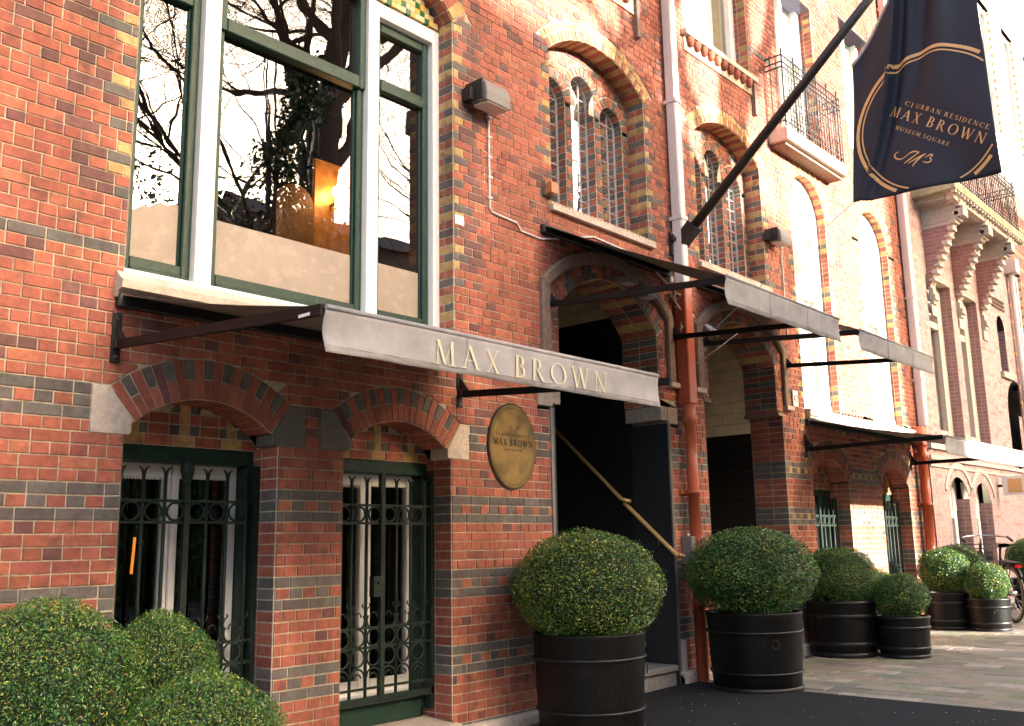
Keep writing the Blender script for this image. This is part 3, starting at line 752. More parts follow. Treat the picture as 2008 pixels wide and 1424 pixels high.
# ---- iron grilles --------------------------------------------------------
def ringpts(x, z, r, y, a0=0, a1=2 * PI, n=14, sz=1): return [(x + r * math.cos(a0 + (a1 - a0) * k / n), y, z + sz * r * math.sin(a0 + (a1 - a0) * k / n)) for k in range(n + 1)]
def grille(cx, hw, lock, label, y=.165, simple=False):
    t = thing('window_grille', label, 'iron grille', (cx, y, .16), 'wrought iron grilles in front of the low windows')
    sp = .118; xs = [cx + k * sp for k in (-3, -2, -1, 1, 2, 3)]
    seg = 5 if simple else 7
    for x in xs:
        mb = MB(); mb.tube([(x, y, .33), (x, y, 1.585)], .0098, seg)
        for s_ in (-1, 1): mb.tube([(x, y, 1.565), (x + s_ * .010, y, 1.60), (x + s_ * .026, y, 1.612)], [.0085, .006, .004], 5)
        mb.build('bar', mIRON, t)
    mb = MB(); mb.box(cx - .016, cx + .016, y - .016, y + .016, .30, 1.64 if lock else 1.52)
    if not lock: mb.lathe([(.016, 1.50), (.02, 1.53), (.032, 1.58), (.036, 1.61), (.028, 1.645), (.012, 1.66), (0, 1.662)], (cx, y), 12)
    mb.build('centre_post', mIRON, t)
    mb = MB()
    for z in (1.443, 1.335, .722, .610, .378): MB().box(cx - hw + .01, cx + hw - .01, y - .006, y + .006, z - .007, z + .007).build('rail', mIRON, t)
    MB().box(cx - hw + .01, cx + hw - .01, y - .012, y + .012, .29, .33).build('bottom_rail', mIRON, t)
    mb = MB()
    for x in [cx + (k + .5) * sp for k in range(-3, 3)] + [cx - 3.5 * sp, cx + 3.5 * sp]:
        if abs(x - cx) > hw - .03: continue
        mb.tube(ringpts(x, 1.389, .045, y), .0066, 5, caps=False)
        for z in (.667, .555): mb.tube(ringpts(x, z, .050, y), .0066, 5, caps=False)
        mb.tube(ringpts(x, .765, .050, y, PI * .80, 2 * PI + PI * .2), .0062, 5)
        mb.tube(ringpts(x, .79, .022, y, -PI * .1, PI * 1.1, 8), .004, 5)
        mb.tube(ringpts(x, .44, .052, y, 0, PI, 9), .0062, 5)
        mb.tube(ringpts(x, .44, .024, y, 0, PI, 7), .0052, 5)
    for x in xs:
        for s_ in (-1, 1): mb.tube([(x, y, .80), (x + s_ * .012, y, .835), (x + s_ * .030, y, .85), (x + s_ * .024, y, .862)], .0045, 5)
    mb.build('scrollwork', mIRON, t, kind='stuff')
    if lock:
        mb = MB(); mb.box(cx - .075, cx - .016, y - .022, y + .022, .90, 1.02); mb.box(cx - .05, cx - .035, y - .035, y - .022, .975, .99); mb.build('lock_box', mIRON, t)
    mb = MB()
    for s_ in (-1, 1): MB().box(cx + s_ * (hw - .02) - .012, cx + s_ * (hw - .02) + .012, y - .012, y + .04, .20, 1.64).build('side_post', mIRON, t)
    return t
grille(W1C[0], W1H, False, 'green iron grille with round bulb-topped centre post behind the foreground hedge balls')
grille(W1C[1], W1H, True, 'green iron grille with lock box, left of the brass plaque')
grille(W2C[0], .46, False, 'small far iron grille behind the third potted ball', y=.165, simple=True)
grille(W2C[1], .46, False, 'farthest iron grille beside the rust red pipe foot', y=.165, simple=True)
# inside: amber tube lamps and a leather chair
for x, z0, z1, lb in ((2.61, 1.07, 1.27, 'thin amber tube lamp glowing behind the left grille'), (4.21, .93, 1.21, 'thin amber tube lamp glowing behind the grille with the lock')):
    t = thing('tube_lamp', lb, 'lamp', (x, .8, z0)); MB().tube([(x, .8, z0), (x + .01, .8, z1)], .008).build('lit_tube', mTUBE, t); MB().tube([(x + .01, .8, z1), (x + .01, .8, 1.89)], .002, 4).build('wire', mBLACK, t)
ch = thing('leather_armchair', 'dark leather armchair with rolled back seen through the left grille', 'armchair', (3.0, 1.2, .3))
MB().tube([(2.93, .98, 1.20), (3.27, .98, 1.20)], .045, 12).build('headroll', mLEATHER, ch); o = MB().box(2.93, 3.27, .95, 1.05, .70, 1.18).build('backrest', mLEATHER, ch); o.modifiers.new('bevel', 'BEVEL').width = .03
o = MB().box(2.93, 3.27, .62, .95, .60, .72).build('seat', mLEATHER, ch); o.modifiers.new('bevel', 'BEVEL').width = .03
for a_, b_ in ((2.95, .64), (3.25, .64), (2.95, 1.0), (3.25, 1.0)): MB().tube([(a_, b_, .1), (a_, b_, .62)], .014).build('leg', mSILV, ch)
for x_ in (2.92, 3.28): MB().tube([(x_, .64, .66), (x_, .64, .86), (x_, .97, .90)], .012).build('armrest', mSILV, ch)

# ---- leaded lights in the triple windows --------------------------------
for ti, cx in enumerate(TC):
    for x_, z_ in zip((cx - .405, cx, cx + .405), (4.80, 4.95, 4.80)):
        fr = MB(); LR = .163; y = .265
        pts = [(x_ - LR, z_ - (z_ - 3.80))] + [(x_ + LR * math.cos(PI - PI * k / 12), z_ + LR * math.sin(PI - PI * k / 12)) for k in range(13)] + [(x_ + LR, 3.80)]
        MB().face([(a, y, b) for a, b in pts[::-1]][::-1]).build('pane', mGLASS if ti == 0 else mGLASSD, house)
        for (a, b), (c_, d) in zip(pts, pts[1:]): fr.bar((a, y - .005, b), (c_, y - .005, d), .011, .011, up=(0, 1, 0))
        for k in range(1, 11):
            z = 3.80 + k * .115
            if z < z_ + .1:
                h = LR if z < z_ else math.sqrt(LR ** 2 - (z - z_) ** 2); fr.box(x_ - h, x_ + h, y - .006, y - .002, z - .0018, z + .0018)
        for dx in (-.055, .055): fr.box(x_ + dx - .002, x_ + dx + .002, y - .007, y - .001, 3.80, z_ + .14)
        fr.build('leaded_light', mat('lead_came', (.42, .40, .38), rough=.5), house)
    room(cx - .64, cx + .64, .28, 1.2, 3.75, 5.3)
# ---- porch interiors ------------------------------------------------------
for di, cx in enumerate(DC):
    w_ = .765
    for sg in ((-1, 1) if di == 0 else ()):      # granite cladding of the jamb
        a, b = sorted((cx + sg * w_, cx + sg * (w_ - .022)))
        MB().box(a, b, -.012, .36, gz(cx), 2.175).build('granite_panel', mGRAN, house)
        a, b = sorted((cx + sg * (w_ + .03), cx + sg * (w_)))
        if sg < 0 or di == 1: MB().box(a, b, -.014, .0, gz(cx), 2.17).build('granite_edge', mLAMPC, house)
        else: MB().box(a - .001, b, -.014, .0, gz(cx), 2.17).build('granite_edge', mLAMPC, house)
    zc = 3.19 if di == 0 else 2.28
    x1 = cx + w_; x0 = cx - w_
    mort = MB(); mort.face([(x1, .36, 0), (x1, 3.0, 0), (x1, 3.0, 3.9), (x1, .36, 3.9)]); mort.face([(x0, .36, 0), (x0, 3.0, 0), (x0, 3.0, 3.9), (x0, .36, 3.9)])
    mort.face([(x0, 3, 0), (x1, 3, 0), (x1, 3, 3.9), (x0, 3, 3.9)]); mort.face([(x0, .36, 3.9), (x1, .36, 3.9), (x1, 3, 3.9), (x0, 3, 3.9)])
    mort.face([(x0, .36, 3.3), (x1, .36, 3.3), (x1, .36, 3.9), (x0, .36, 3.9)]); mort.build('hall_lining', mDARK if di == 0 else mat('cream_hall_plaster', (.22, .17, .11), rough=.9), house)
    for fx, sx in ((x1, -1), (x0, 1)):
        z = .1; r = 0
        while z < 3.85:
            hh = .30 if z < zc - .01 else .115
            if z < zc < z + hh: hh = zc - z
            lw = .62 if z < zc - .01 else .21
            y = .362 - (lw / 2 if r % 2 else 0)
            while y < 3.0:
                ya, yb = max(y, .362), min(y + lw, 3.0)
                if yb - ya > .03 and (fx == x1 or yb < 1.5):
                    a, b = sorted((fx + sx * .001, fx + sx * .012))
                    MB().box(a, b, ya + .0025, yb - .0025, z + .0025, z + hh - .0025).build('wall_tile', mMARB if z < zc - .01 else mCREAM, house)
                y += lw
            z += hh; r += 1
    if di == 1: MB().box(x1 - .02, x1, 1.0, 2.9, .1, 2.27).build('hall_panel', mat('grey_hall_paint', (.07, .06, .05), rough=.8), house)
    # steps
    g0 = gz(cx)
    for k in range(7):
        ya = .0 + k * .28 - (.02 if k == 0 else 0); zt = g0 + .17 * (k + 1)
        MB().box(x0 + .03, x1 - .023, ya + .03, 2.6, zt - .17, zt - .05).build('step_riser', mSTEP, house)
        o = MB().box(x0 + .03, x1 - .023, ya, 2.6, zt - .049, zt).build('step_tread', mSTEP, house); o.modifiers.new('bevel', 'BEVEL').width = .01
rail = thing('handrail', 'brass handrail in two lengths climbing the black marble wall of the first doorway', 'handrail', (6.8, 0, 1.1))
MB().tube([(6.84, -.07, 1.085), (6.84, -.045, 1.09), (6.84, .42, 1.50), (6.84, .45, 1.525)], .018, 12).build('lower_rail', mRAIL, rail)
MB().tube([(6.80, .36, 1.535), (6.80, .45, 1.56), (6.80, 1.32, 2.36)], .016, 12).build('upper_rail', mRAIL, rail)
MB().tube([(6.84, -.07, 1.085), (6.865, -.1, 1.085), (6.865, -.02, 1.06)], .016, 10).build('rail_end', mRAIL, rail)
MB().tube([(6.84, .12, 1.24), (6.845, .12, 1.18), (6.862, .12, 1.15)], .008, 8).lathe([(0, 1.15), (.02, 1.15)], (6.86, .12), 10).build('bracket', mBRASS, rail)
MB().tube([(6.80, .9, 1.97), (6.85, .9, 1.90)], .008, 8).build('bracket', mBRASS, rail)
# stone heel blocks at the door piers
for x in (6.93, 9.08):
    mb = MB(); g = gz(x); mb.box(x - .055, x + .12, -.07, .02, g - .02, g + .10); o = mb.build('heel_stone', mSTONE, house); o.modifiers.new('bevel', 'BEVEL').width = .015
    MB().box(x - .02, x + .03, -.03, .0, g + .10, g + .34).build('heel_upright', mSTONE, house)

# ---- tall windows: white frames with curtains ----------------------------
def archpts(cx, hw, zs, y, z0, n=14): return [(cx - hw, y, z0)] + [(cx + hw * math.cos(PI - PI * k / n), y, zs + hw * math.sin(PI - PI * k / n)) for k in range(n + 1)] + [(cx + hw, y, z0)]
for cx, hw, zs in TW:
    fr = MB(); y = .10
    op = archpts(cx, hw, zs, y, 2.555); ip = archpts(cx, hw - .075, zs, y, 2.62)
    for k in range(len(op) - 1):
        a, b, c_, d = op[k], op[k + 1], ip[k + 1], ip[k]; fr.prism([a, b, c_, d], (0, .09, 0))
    fr.box(cx - hw, cx + hw, .09, .19, 2.555, 2.66)
    fr.box(cx - hw + .07, cx + hw - .07, .085, .18, 3.98, 4.10)
    fr.box(cx - .03, cx + .03, .095, .18, 4.10, zs + hw - .07)
    fr.box(cx - hw + .07, cx - hw + .13, .12, .18, 2.66, 3.98); fr.box(cx + hw - .13, cx + hw - .07, .12, .18, 2.66, 3.98)
    fr.box(cx - hw + .13, cx + hw - .13, .12, .18, 2.66, 2.80); fr.box(cx - hw + .13, cx + hw - .13, .12, .18, 3.88, 3.98)
    wn_ = fr.build('tall_window', mWHITE, house)
    MB().face([(cx - hw + .05, .165, 2.62), (cx + hw - .05, .165, 2.62), (cx + hw - .05, .165, zs), (cx - hw + .05, .165, zs)]).build('pane', mGLASSD, wn_)
    MB().face([p for p in archpts(cx, hw - .05, zs, .166, zs)[::-1]][::-1]).build('pane', mGLASSD, wn_)
    cu = MB(); P = []
    for k in range(41):
        u = k / 40; x = cx - hw + .04 + u * (2 * hw - .08); P.append([(x, .20 + .018 * math.sin(k * 1.3), z) for z in (2.56, 4.0, zs + hw * .9)])
    cu.grid(P); cu.build('curtain', mCURT, wn_)
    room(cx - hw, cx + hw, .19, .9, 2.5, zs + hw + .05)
# ---- upper storey windows and brick dentil sills -------------------------
for ui, (cx, hw, za, zb) in enumerate(UW):
    fr = MB(); fr.box(cx - hw, cx + hw, .14, .24, za, za + .1); fr.box(cx - hw, cx - hw + .1, .14, .24, za + .1, zb); fr.box(cx + hw - .1, cx + hw, .14, .24, za + .1, zb)
    fr.box(cx - .04, cx + .04, .15, .24, za + .1, zb); wn_ = fr.build('upper_window', mWHITE, house)
    MB().face([(cx - hw, .2, za), (cx + hw, .2, za), (cx + hw, .2, zb), (cx - hw, .2, zb)]).build('pane', mGLASSD, wn_)
    MB().face([(cx - hw, .23, za), (cx + hw, .23, za), (cx + hw, .23, zb), (cx - hw, .23, zb)]).build('curtain', mCURT, wn_)
    if ui in (0, 1):
        MB().box(cx - hw - .06, cx + hw + .06, -.07, .14, za - .05, za).build('window_sill', mSTONE, house)
        MB().box(cx - hw - .03, cx + hw + .03, -.02, 0, za - .2, za - .05).build('sill_backing', mMORTAR, house)
        for k in range(int((2 * hw) / .13)):
            x = cx - hw + .02 + k * .13; mb = MB(); c_ = RED()
            mb.lathe([(0, za - .055), (.05, za - .055), (.052, za - .085), (.03, za - .14), (0, za - .145)], (0, 0), 8, col=c_)
            mb.v = [(x + .04 + p[0], -.035 + p[1] * .7, p[2]) for p in mb.v]; mb.build('dentil_brick', mBRICK, house)
        MB().box(cx + hw + .0, cx + hw + .05, -.05, 0, za - .42, za - .05).build('sill_bracket', mDSTONE, house)
# roof line
MB().box(XL, XE, -.25, .3, ZT, ZT + .3).build('cornice', mWHITE, house)
# small stuff on the stone band left door
# ================================================================== BALCONY (red house)
bal = thing('balcony', 'stone balcony with wrought iron railing high on the red house behind the flagpole', 'balcony', (10, 0, 5.4))
MB().box(9.16, 10.72, -.22, .0, 5.42, 5.56).build('slab', mSTONE, bal)
MB().box(9.21, 10.67, -.17, -.0, 5.38, 5.42).build('underside', mDSTONE, bal)
def ironwork(parent, x0, x1, y, z0, z1, sp=.07, seed=3, ends=True):
    rr = random.Random(seed)
    for z in (z0 + .06, z1 - .16, z1 - .10, z1 - .02):
        mb = MB().box(x0, x1, y - .007, y + .007, z - .006, z + .006)
        if ends:
            for xx in (x0, x1): mb.box(xx - .007, xx + .007, y, 0, z - .006, z + .006)
        mb.build('rail', mBLACK, parent)
    n = int((x1 - x0) / sp)
    for k in range(n + 1):
        x = x0 + (x1 - x0) * k / n; m2 = MB(); m2.tube([(x, y, z0), (x, y, z1 - .02 if k % 4 else z1 + .05)], .006 if k % 4 else .010, 5)
        m2.build('baluster', mBLACK, parent)
    mb = MB()
    for k in range(n):
        x = x0 + (x1 - x0) * (k + .5) / n
        mb.tube(ringpts(x, z0 + .14, sp * .45, y, 0, 2 * PI, 8), .004, 4, caps=False)
        mb.tube(ringpts(x, z1 - .22, sp * .42, y, 0, 2 * PI, 8), .004, 4, caps=False)
        for j in range(3): zz = z0 + .25 + j * (z1 - z0 - .5) / 3; mb.tube(ringpts(x, zz, sp * .35, y, rr.random() * 6, rr.random() * 6 + 3, 7), .0055, 4)
    if ends:
        for xx in (x0, x1):
            k = 1
            while -y - k * sp > 0: mb.tube([(xx, y + k * sp, z0), (xx, y + k * sp, z1)], .006, 5); k += 1
    mb.build('scrollwork', mBLACK, parent, kind='stuff')
ironwork(bal, 9.19, 10.69, -.20, 5.58, 6.43)

# ================================================================== DOWNPIPES
def downpipe(xu, xl, zt, zm, label, s=1.0, zj=2.9):
    t = thing('downpipe', label, 'downpipe', (xl, -.08, gz(xl)), 'rainwater pipes on the red house')
    mb = MB(); hw = .062 * s
    mb.box(xu - hw * .75, xu + hw * .75, -.125, -.02, zm, zt); o = mb.build('upper_pipe', mPIPEW, t); o.modifiers.new('bevel', 'BEVEL').width = .012
    for z in (zm + 1.72, zm + .6, zt - .6): MB().box(xu - hw * .75 - .008, xu + hw * .75 + .008, -.132, 0, z, z + .035).build('pipe_band', mPIPEW, t)
    mb = MB(); mb.box(xl - hw, xl + hw, -.145, -.02, zj - .55, zm - .02); o = mb.build('rainwater_head', mPIPEO, t); o.modifiers.new('bevel', 'BEVEL').width = .01
    mb = MB(); mb.lathe([(hw, zj - .55), (hw * .75, zj - .62), (hw * 1.02, zj - .65), (hw * 1.02, zj - .72), (hw * .78, zj - .73), (hw * .78, 1.62), (hw * .92, 1.62), (hw * .92, 1.585), (hw * .78, 1.585), (hw * .78, .72), (hw * .92, .72), (hw * .92, .66), (hw * .80, .66), (hw * .80, gz(xl) + .02), (hw * .6, gz(xl))], (xl, -.09), 20)
    mb.build('lower_pipe', mPIPEO, t)
    MB().box(xl - hw - .03, xl + hw + .03, -.03, 0, 1.585, 1.62).build('pipe_clip', mPIPEO, t)
    return t
downpipe(7.11, 7.09, 9.2, 3.42, 'white downpipe turning rust red below, between the two arched doorways')
downpipe(12.93, 12.72, 9.2, 2.62, 'white downpipe turning rust red below, at the far corner of the red house', 1.25, 2.9)

# ================================================================== AWNINGS
def awning(x0, x1, yf, zw, zf, drop, label, brackets, zb, wav=.5, txt=False, flip=False):
    t = thing('awning', label, 'awning', ((x0 + x1) / 2, 0, zw), 'grey canvas awnings over the ground floor')
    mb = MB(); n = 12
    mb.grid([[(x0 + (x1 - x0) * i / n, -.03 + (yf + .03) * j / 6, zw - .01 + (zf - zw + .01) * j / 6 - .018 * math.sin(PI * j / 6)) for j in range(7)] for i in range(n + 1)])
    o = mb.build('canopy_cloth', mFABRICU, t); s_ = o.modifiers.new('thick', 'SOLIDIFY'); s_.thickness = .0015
    mb = MB(); nx = 110; P = []
    for i in range(nx + 1):
        u = i / nx; x = x0 + (x1 - x0) * u; col = []
        for j in range(8):
            v = j / 7
            e = math.exp(-((u) / .10) ** 2) * .012 + math.exp(-((1 - u) / .08) ** 2) * .012
            yy = yf - .004 + wav * (.006 * math.sin(u * 23 + v * 3) + .004 * math.sin(u * 51 + 1 + v * 5)) * v + e * math.sin(v * PI) * 1.3
            xs_ = x + (.012 * v if u > .97 else 0) - (.004 * math.sin(v * PI) if u < .02 else 0)
            col.append((xs_, yy, zf - drop * v))
        P.append(col)
    mb.grid(P); o = mb.build('valance', mFABRIC, t); s_ = o.modifiers.new('thick', 'SOLIDIFY'); s_.thickness = .0015; s_.offset = 1
    MB().tube([(x0, yf, zf), (x1, yf, zf)], .0105, 10).build('front_rod', mFABRIC, t)
    MB().box(x0, x1, yf - .0085, yf - .0065, zf - drop * .86, zf - drop * .852).build('hem_seam', mFABRICU, t)
    for xx in np.linspace(x0, x1, 4)[1:-1]: MB().box(xx - .001, xx + .001, yf - .0095, yf - .0075, zf - drop, zf - .012).build('seam', mat('pale_seam', (.31, .29, .30), rough=.9), t)
    o = MB().box(x0 - .02, x1 + .02, -.045, 0, zw - .07, zw).build('wall_bar', mBLACK, t); o.modifiers.new('bevel', 'BEVEL').width = .006
    for bx in brackets:
        mb = MB(); mb.box(bx - .022, bx + .022, -.018, 0, zb - .12, zb + .12)
        mb.prism([(bx - .006, -.018, zb + .08), (bx - .006, -.11, zb - .03), (bx - .006, -.018, zb - .06)], (.012, 0, 0)); mb.box(bx - .018, bx + .018, -.05, -.018, zb - .055, zb - .01)
        br = mb.build('bracket', mBLACK, t)
        mb = MB()
        for zz in (zb - .095, zb + .095): mb.tube([(bx, -.018, zz), (bx, -.026, zz)], .008, 6)
        mb.build('bolt', mSILV, br)
        MB().bar((bx, -.03, zb - .035), (bx, yf + .01, zf - .012), .022, .042).build('arm', mBROWNBAR, t)
    return t
aw1 = awning(2.07, 4.245, -1.64, 2.42, 2.062, .168, 'grey awning lettered MAX BROWN over the two grilled windows', (2.062, 4.38), 2.20, wav=.8)
awning(5.27, 6.98, -1.515, 3.55, 2.845, .185, 'plain grey awning over the first arched doorway beside the flagpole foot', (5.31, 6.975), 2.97)
awning(7.47, 9.17, -1.475, 3.55, 2.845, .17, 'plain grey awning over the second arched doorway', (7.51, 9.12), 2.99)
awning(9.55, 12.62, -1.40, 2.44, 2.14, .175, 'low grey awning far right with sunlit end of its valance', (9.50, 12.52), 2.15)
# text on the arm of the first awning is a small maker's plate
MB().box(2.0705 - .021, 2.0715 - .021, -1.57, -1.50, 2.038, 2.050).build('maker_plate', mSIGNW, aw1)

# ---- serif stroke lettering ----------------------------------------------
def arcst(cx, cy, rx, ry, a0, a1, wt, wk, n=12):
    q = []
    for k in range(n):
        f0 = a0 + (a1 - a0) * k / n; f1 = a0 + (a1 - a0) * (k + 1) / n; pts = []
        for f, s_ in ((f0, -1), (f1, -1), (f1, 1), (f0, 1)):
            w_ = (wt + (wk - wt) * abs(math.cos(f)) ** 1.3) / 2
            pts.append((cx + (rx + s_ * w_) * math.cos(f), cy + (ry + s_ * w_ * .7) * math.sin(f)))
        q.append(pts)
    return q
def ln(x0, y0, x1, y1, w_):   # stroke with horizontal ends
    return [(x0 - w_ / 2, y0), (x0 + w_ / 2, y0), (x1 + w_ / 2, y1), (x1 - w_ / 2, y1)]
def glyph(ch, T=.13, t=.05):
    sf = lambda x, y, w_=.22: [(x - w_ / 2, y - .018), (x + w_ / 2, y - .018), (x + w_ / 2, y + .018), (x - w_ / 2, y + .018)]
    h = PI / 2
    if ch == 'M': return [ln(.12, 0, .17, 1, t), ln(.17, 1, .48, .05, T), ln(.48, .05, .80, 1, t), ln(.80, 1, .86, 0, T), sf(.12, .018), sf(.86, .018, .26), sf(.14, .982, .16), sf(.84, .982, .16)], .98
    if ch == 'A': return [ln(.10, 0, .38, 1, t), ln(.38, 1, .70, 0, T), [(.2, .34), (.58, .34), (.58, .385), (.2, .385)], sf(.10, .018), sf(.70, .018, .26)], .80
    if ch == 'X': return [ln(.14, 1, .68, 0, T), ln(.66, 1, .14, 0, t), sf(.14, .018), sf(.68, .018, .25), sf(.14, .982, .25), sf(.66, .982)], .82
    if ch == 'B': return [ln(.14, 0, .14, 1, T), sf(.13, .018, .24), sf(.13, .982, .24)] + arcst(.24, .755, .22, .225, -h, h, t, T) + arcst(.24, .275, .27, .255, -h, h, t, T), .66
    if ch == 'R': return [ln(.14, 0, .14, 1, T), sf(.14, .018, .26), sf(.13, .982, .24), ln(.34, .50, .66, 0, T), sf(.68, .018, .2)] + arcst(.24, .745, .23, .235, -h, h, t, T), .76
    if ch == 'O': return arcst(.46, .5, .38, .485, 0, 2 * PI, t, T, 24), .94
    if ch == 'Q': return arcst(.46, .5, .38, .485, 0, 2 * PI, t, T, 24) + [ln(.5, .12, .95, -.2, T)], .96
    if ch == 'C': return arcst(.46, .5, .38, .485, PI * .22, PI * 1.78, t, T, 18) + [ln(.75, .66, .75, .86, t)], .84
    if ch == 'W': return [ln(.10, 1, .34, 0, T), ln(.34, 0, .58, .95, t), ln(.54, 1, .80, 0, T), ln(.80, 0, 1.04, 1, t), sf(.10, .982, .25), sf(.56, .982, .2), sf(1.04, .982)], 1.14
    if ch == 'N': return [ln(.14, 0, .14, 1, t), ln(.14, 1, .74, 0, T), ln(.74, 0, .74, 1, t), sf(.14, .018), sf(.12, .982), sf(.74, .982)], .90
    if ch == 'U': return [ln(.14, .3, .14, 1, T), ln(.70, .3, .70, 1, t), sf(.14, .982, .26), sf(.70, .982)] + arcst(.42, .3, .28, .28, PI, 2 * PI, t, T), .84
    if ch == 'E': return [ln(.14, 0, .14, 1, T), [(.14, 0), (.58, 0), (.58, .045), (.14, .045)], [(.14, .955), (.54, .955), (.54, 1), (.14, 1)], [(.14, .49), (.46, .49), (.46, .535), (.14, .535)], ln(.56, 0, .60, .16, t), ln(.52, 1, .54, .86, t), sf(.12, .018, .2), sf(.12, .982, .2)], .66
    if ch == 'I': return [ln(.14, 0, .14, 1, T), sf(.14, .018, .26), sf(.14, .982, .26)], .30
    if ch == 'D': return [ln(.14, 0, .14, 1, T), sf(.12, .018, .2), sf(.12, .982, .2)] + arcst(.24, .5, .48, .48, -h, h, t, T, 16), .86
    if ch == 'J': return [ln(.20, .1, .20, 1, T), sf(.20, .982, .26)] + arcst(.08, .1, .12, .22, -h, 0, t, T, 6), .38
    if ch == 'S': return arcst(.30, .75, .20, .225, PI * .15, PI * 1.5, t, T, 12) + arcst(.30, .28, .22, .26, -PI * .85, PI * .5, t, T, 12), .60
    if ch == '4': return [ln(.45, 0, .45, 1, T), [(.05, .25), (.65, .25), (.65, .33), (.05, .33)], ln(.08, .30, .42, 1, t)], .7
    if ch == '2': return arcst(.32, .72, .24, .26, -PI * .2, PI * .95, t, T, 10) + [ln(.10, 0, .50, .56, t * 1.4), [(.08, 0), (.6, 0), (.6, .09), (.08, .09)]], .7
    return [], .45
def text_polys(s, h, track=.12, T=.13, t=.05):
    out = []; x = 0
    for ch in s:
        g, a = glyph(ch, T, t)
        for p in g: out.append([((px + x) * h, py * h) for px, py in p])
        x += a + (track if ch != ' ' else 0)
    W_ = (x - track) * h
    return [[(px - W_ / 2, py) for px, py in p] for p in out], W_
def put_text(mb, polys, fn):
    for p in polys: mb.face([fn(a, b) for a, b in p])
# MAX BROWN on the first valance
h_ = .100; polys, W_ = text_polys('MAX BROWN', h_, .30, .12, .045); sc = 1.17 / W_
mb = MB()
def aw_fn(a, b):
    x = 3.19 + a * sc; u = (x - 2.07) / 2.175; v = (.142 - b) / .168
    yy = -1.644 + .8 * (.006 * math.sin(u * 23 + v * 3) + .004 * math.sin(u * 51 + 1 + v * 5)) * v + (math.exp(-(u / .10) ** 2) * .012 + math.exp(-((1 - u) / .08) ** 2) * .012) * math.sin(v * PI) * 1.3
    return (x, yy - .0065, 2.062 - .168 * v)
put_text(mb, polys, aw_fn); mb.build('lettering', mLETTER, aw1)

# ================================================================== PLAQUE
pq = thing('brass_plaque', 'oval brass plaque engraved MAX BROWN on the brick pier left of the doorway', 'plaque', (4.885, -.01, 1.86))
pcx, pcz, prx, prz = 4.885, 1.858, .235, .285
def ell(f, y, n=48): return [(pcx + prx * f * math.cos(2 * PI * k / n), y, pcz + prz * f * math.sin(2 * PI * k / n)) for k in range(n)]
mb = MB(); mb.prism(ell(1.045, .0), (0, -.018, 0)); mb.build('black_rim', mBLACK, pq)
mb = MB(); mb.prism(ell(1.0, .0), (0, -.024, 0)); mb.build('plate', mBRASS, pq)
mb = MB()
for f0, f1 in ((.965, .955), (.925, .915)):
    a = ell(f0, -.0248); b = ell(f1, -.0248)
    for k in range(48): mb.face([a[k], a[(k + 1) % 48], b[(k + 1) % 48], b[k]])
for s_, h2, zz, wdt in (('MAX BROWN', .046, .0, .40), ('CJ URBAN RESIDENCE', .018, .066, .34), ('MUSEUM SQUARE', .015, -.036, .18)):
    pl_, W_ = text_polys(s_, h2, .2, .24, .13); k_ = wdt / W_; put_text(mb, pl_, lambda a, b: (pcx + a * k_, -.0250, pcz + zz + b))
for x_ in (-.045, .03):
    for k in range(3): mb.face([(pcx + x_ + k * .012, -.0248, pcz + .115), (pcx + x_ + k * .012 + .004, -.0248, pcz + .115), (pcx + x_ + k * .012 + .012, -.0248, pcz + .14), (pcx + x_ + k * .012 + .008, -.0248, pcz + .14)])
mb.build('engraving', mENGR, pq)

# ================================================================== FLAG
pole = thing('flagpole', 'long black flagpole slanting out from the wall between the doorways', 'flagpole', (7.12, 0, 3.75))
pdir = V(0, -1.90, 1.66); pdir /= np.linalg.norm(pdir); p0 = V(7.12, -.06, 3.80)
MB().tube([p0, p0 + pdir * 3.4], [.043, .036], 16).build('pole', mBLACK, pole)
MB().lathe([(0, 0), (.05, 0.02), (.04, .06), (0, .08)], (0, 0), 12).build('finial', mBRASS, pole).location = tuple(p0 + pdir * 3.4)
mb = MB(); mb.box(7.03, 7.21, -.03, 0, 3.70, 3.90); mb.bar(p0 - pdir * .1, p0 + pdir * .22, .11, .11); mb.bar((7.0, -.05, 3.84), (7.24, -.05, 3.84), .03, .03); mb.build('wall_bracket', mBLACK, pole)
MB().tube([(7.03, -.06, 3.86), (6.99, -.07, 3.88)], .012, 6).tube([(7.2, -.06, 3.74), (7.2, -.09, 3.7)], .012, 6).build('bolt', mSILV, pole)
mb = MB(); mb.tube([p0 + pdir * .55 + V(.0, .05, -.045), p0 + pdir * .62 + V(.0, .05, -.06), p0 + pdir * .70 + V(0, .05, -.04)], .007, 6); mb.build('cleat', mWIRE, pole)
rope = thing('halyard_ropes', 'thin pale ropes tying the flag corner back to the wall', 'rope', (7.3, -.5, 3.3))
fl_bl = V(7.1, -1.66, 3.78)
MB().tube([fl_bl, (7.45, -.02, 2.97)], .0035, 5).build('rope', mSAIL, rope)
MB().tube([(7.1, -.03, 2.62), (7.3, -.55, 2.98)], .003, 5).build('rope', mSAIL, rope)
MB().tube([p0 + pdir * .35 + V(.06, 0, -.02), p0 + pdir * 1.6 + V(.06, 0, -.03)], .003, 5).build('rope', mSAIL, rope)
flag = thing('flag', 'black flag with gold ring reading MAX BROWN hanging beside the slanting pole', 'flag', (7.1, -2.2, 4.4))
TLc = V(7.1, -1.735, 4.912); TRc = V(7.1, -2.62, 5.86); BLc = V(7.1, -1.655, 3.775); BRc = V(7.1, -2.735, 3.715); MR = V(7.1, -2.70, 5.05)
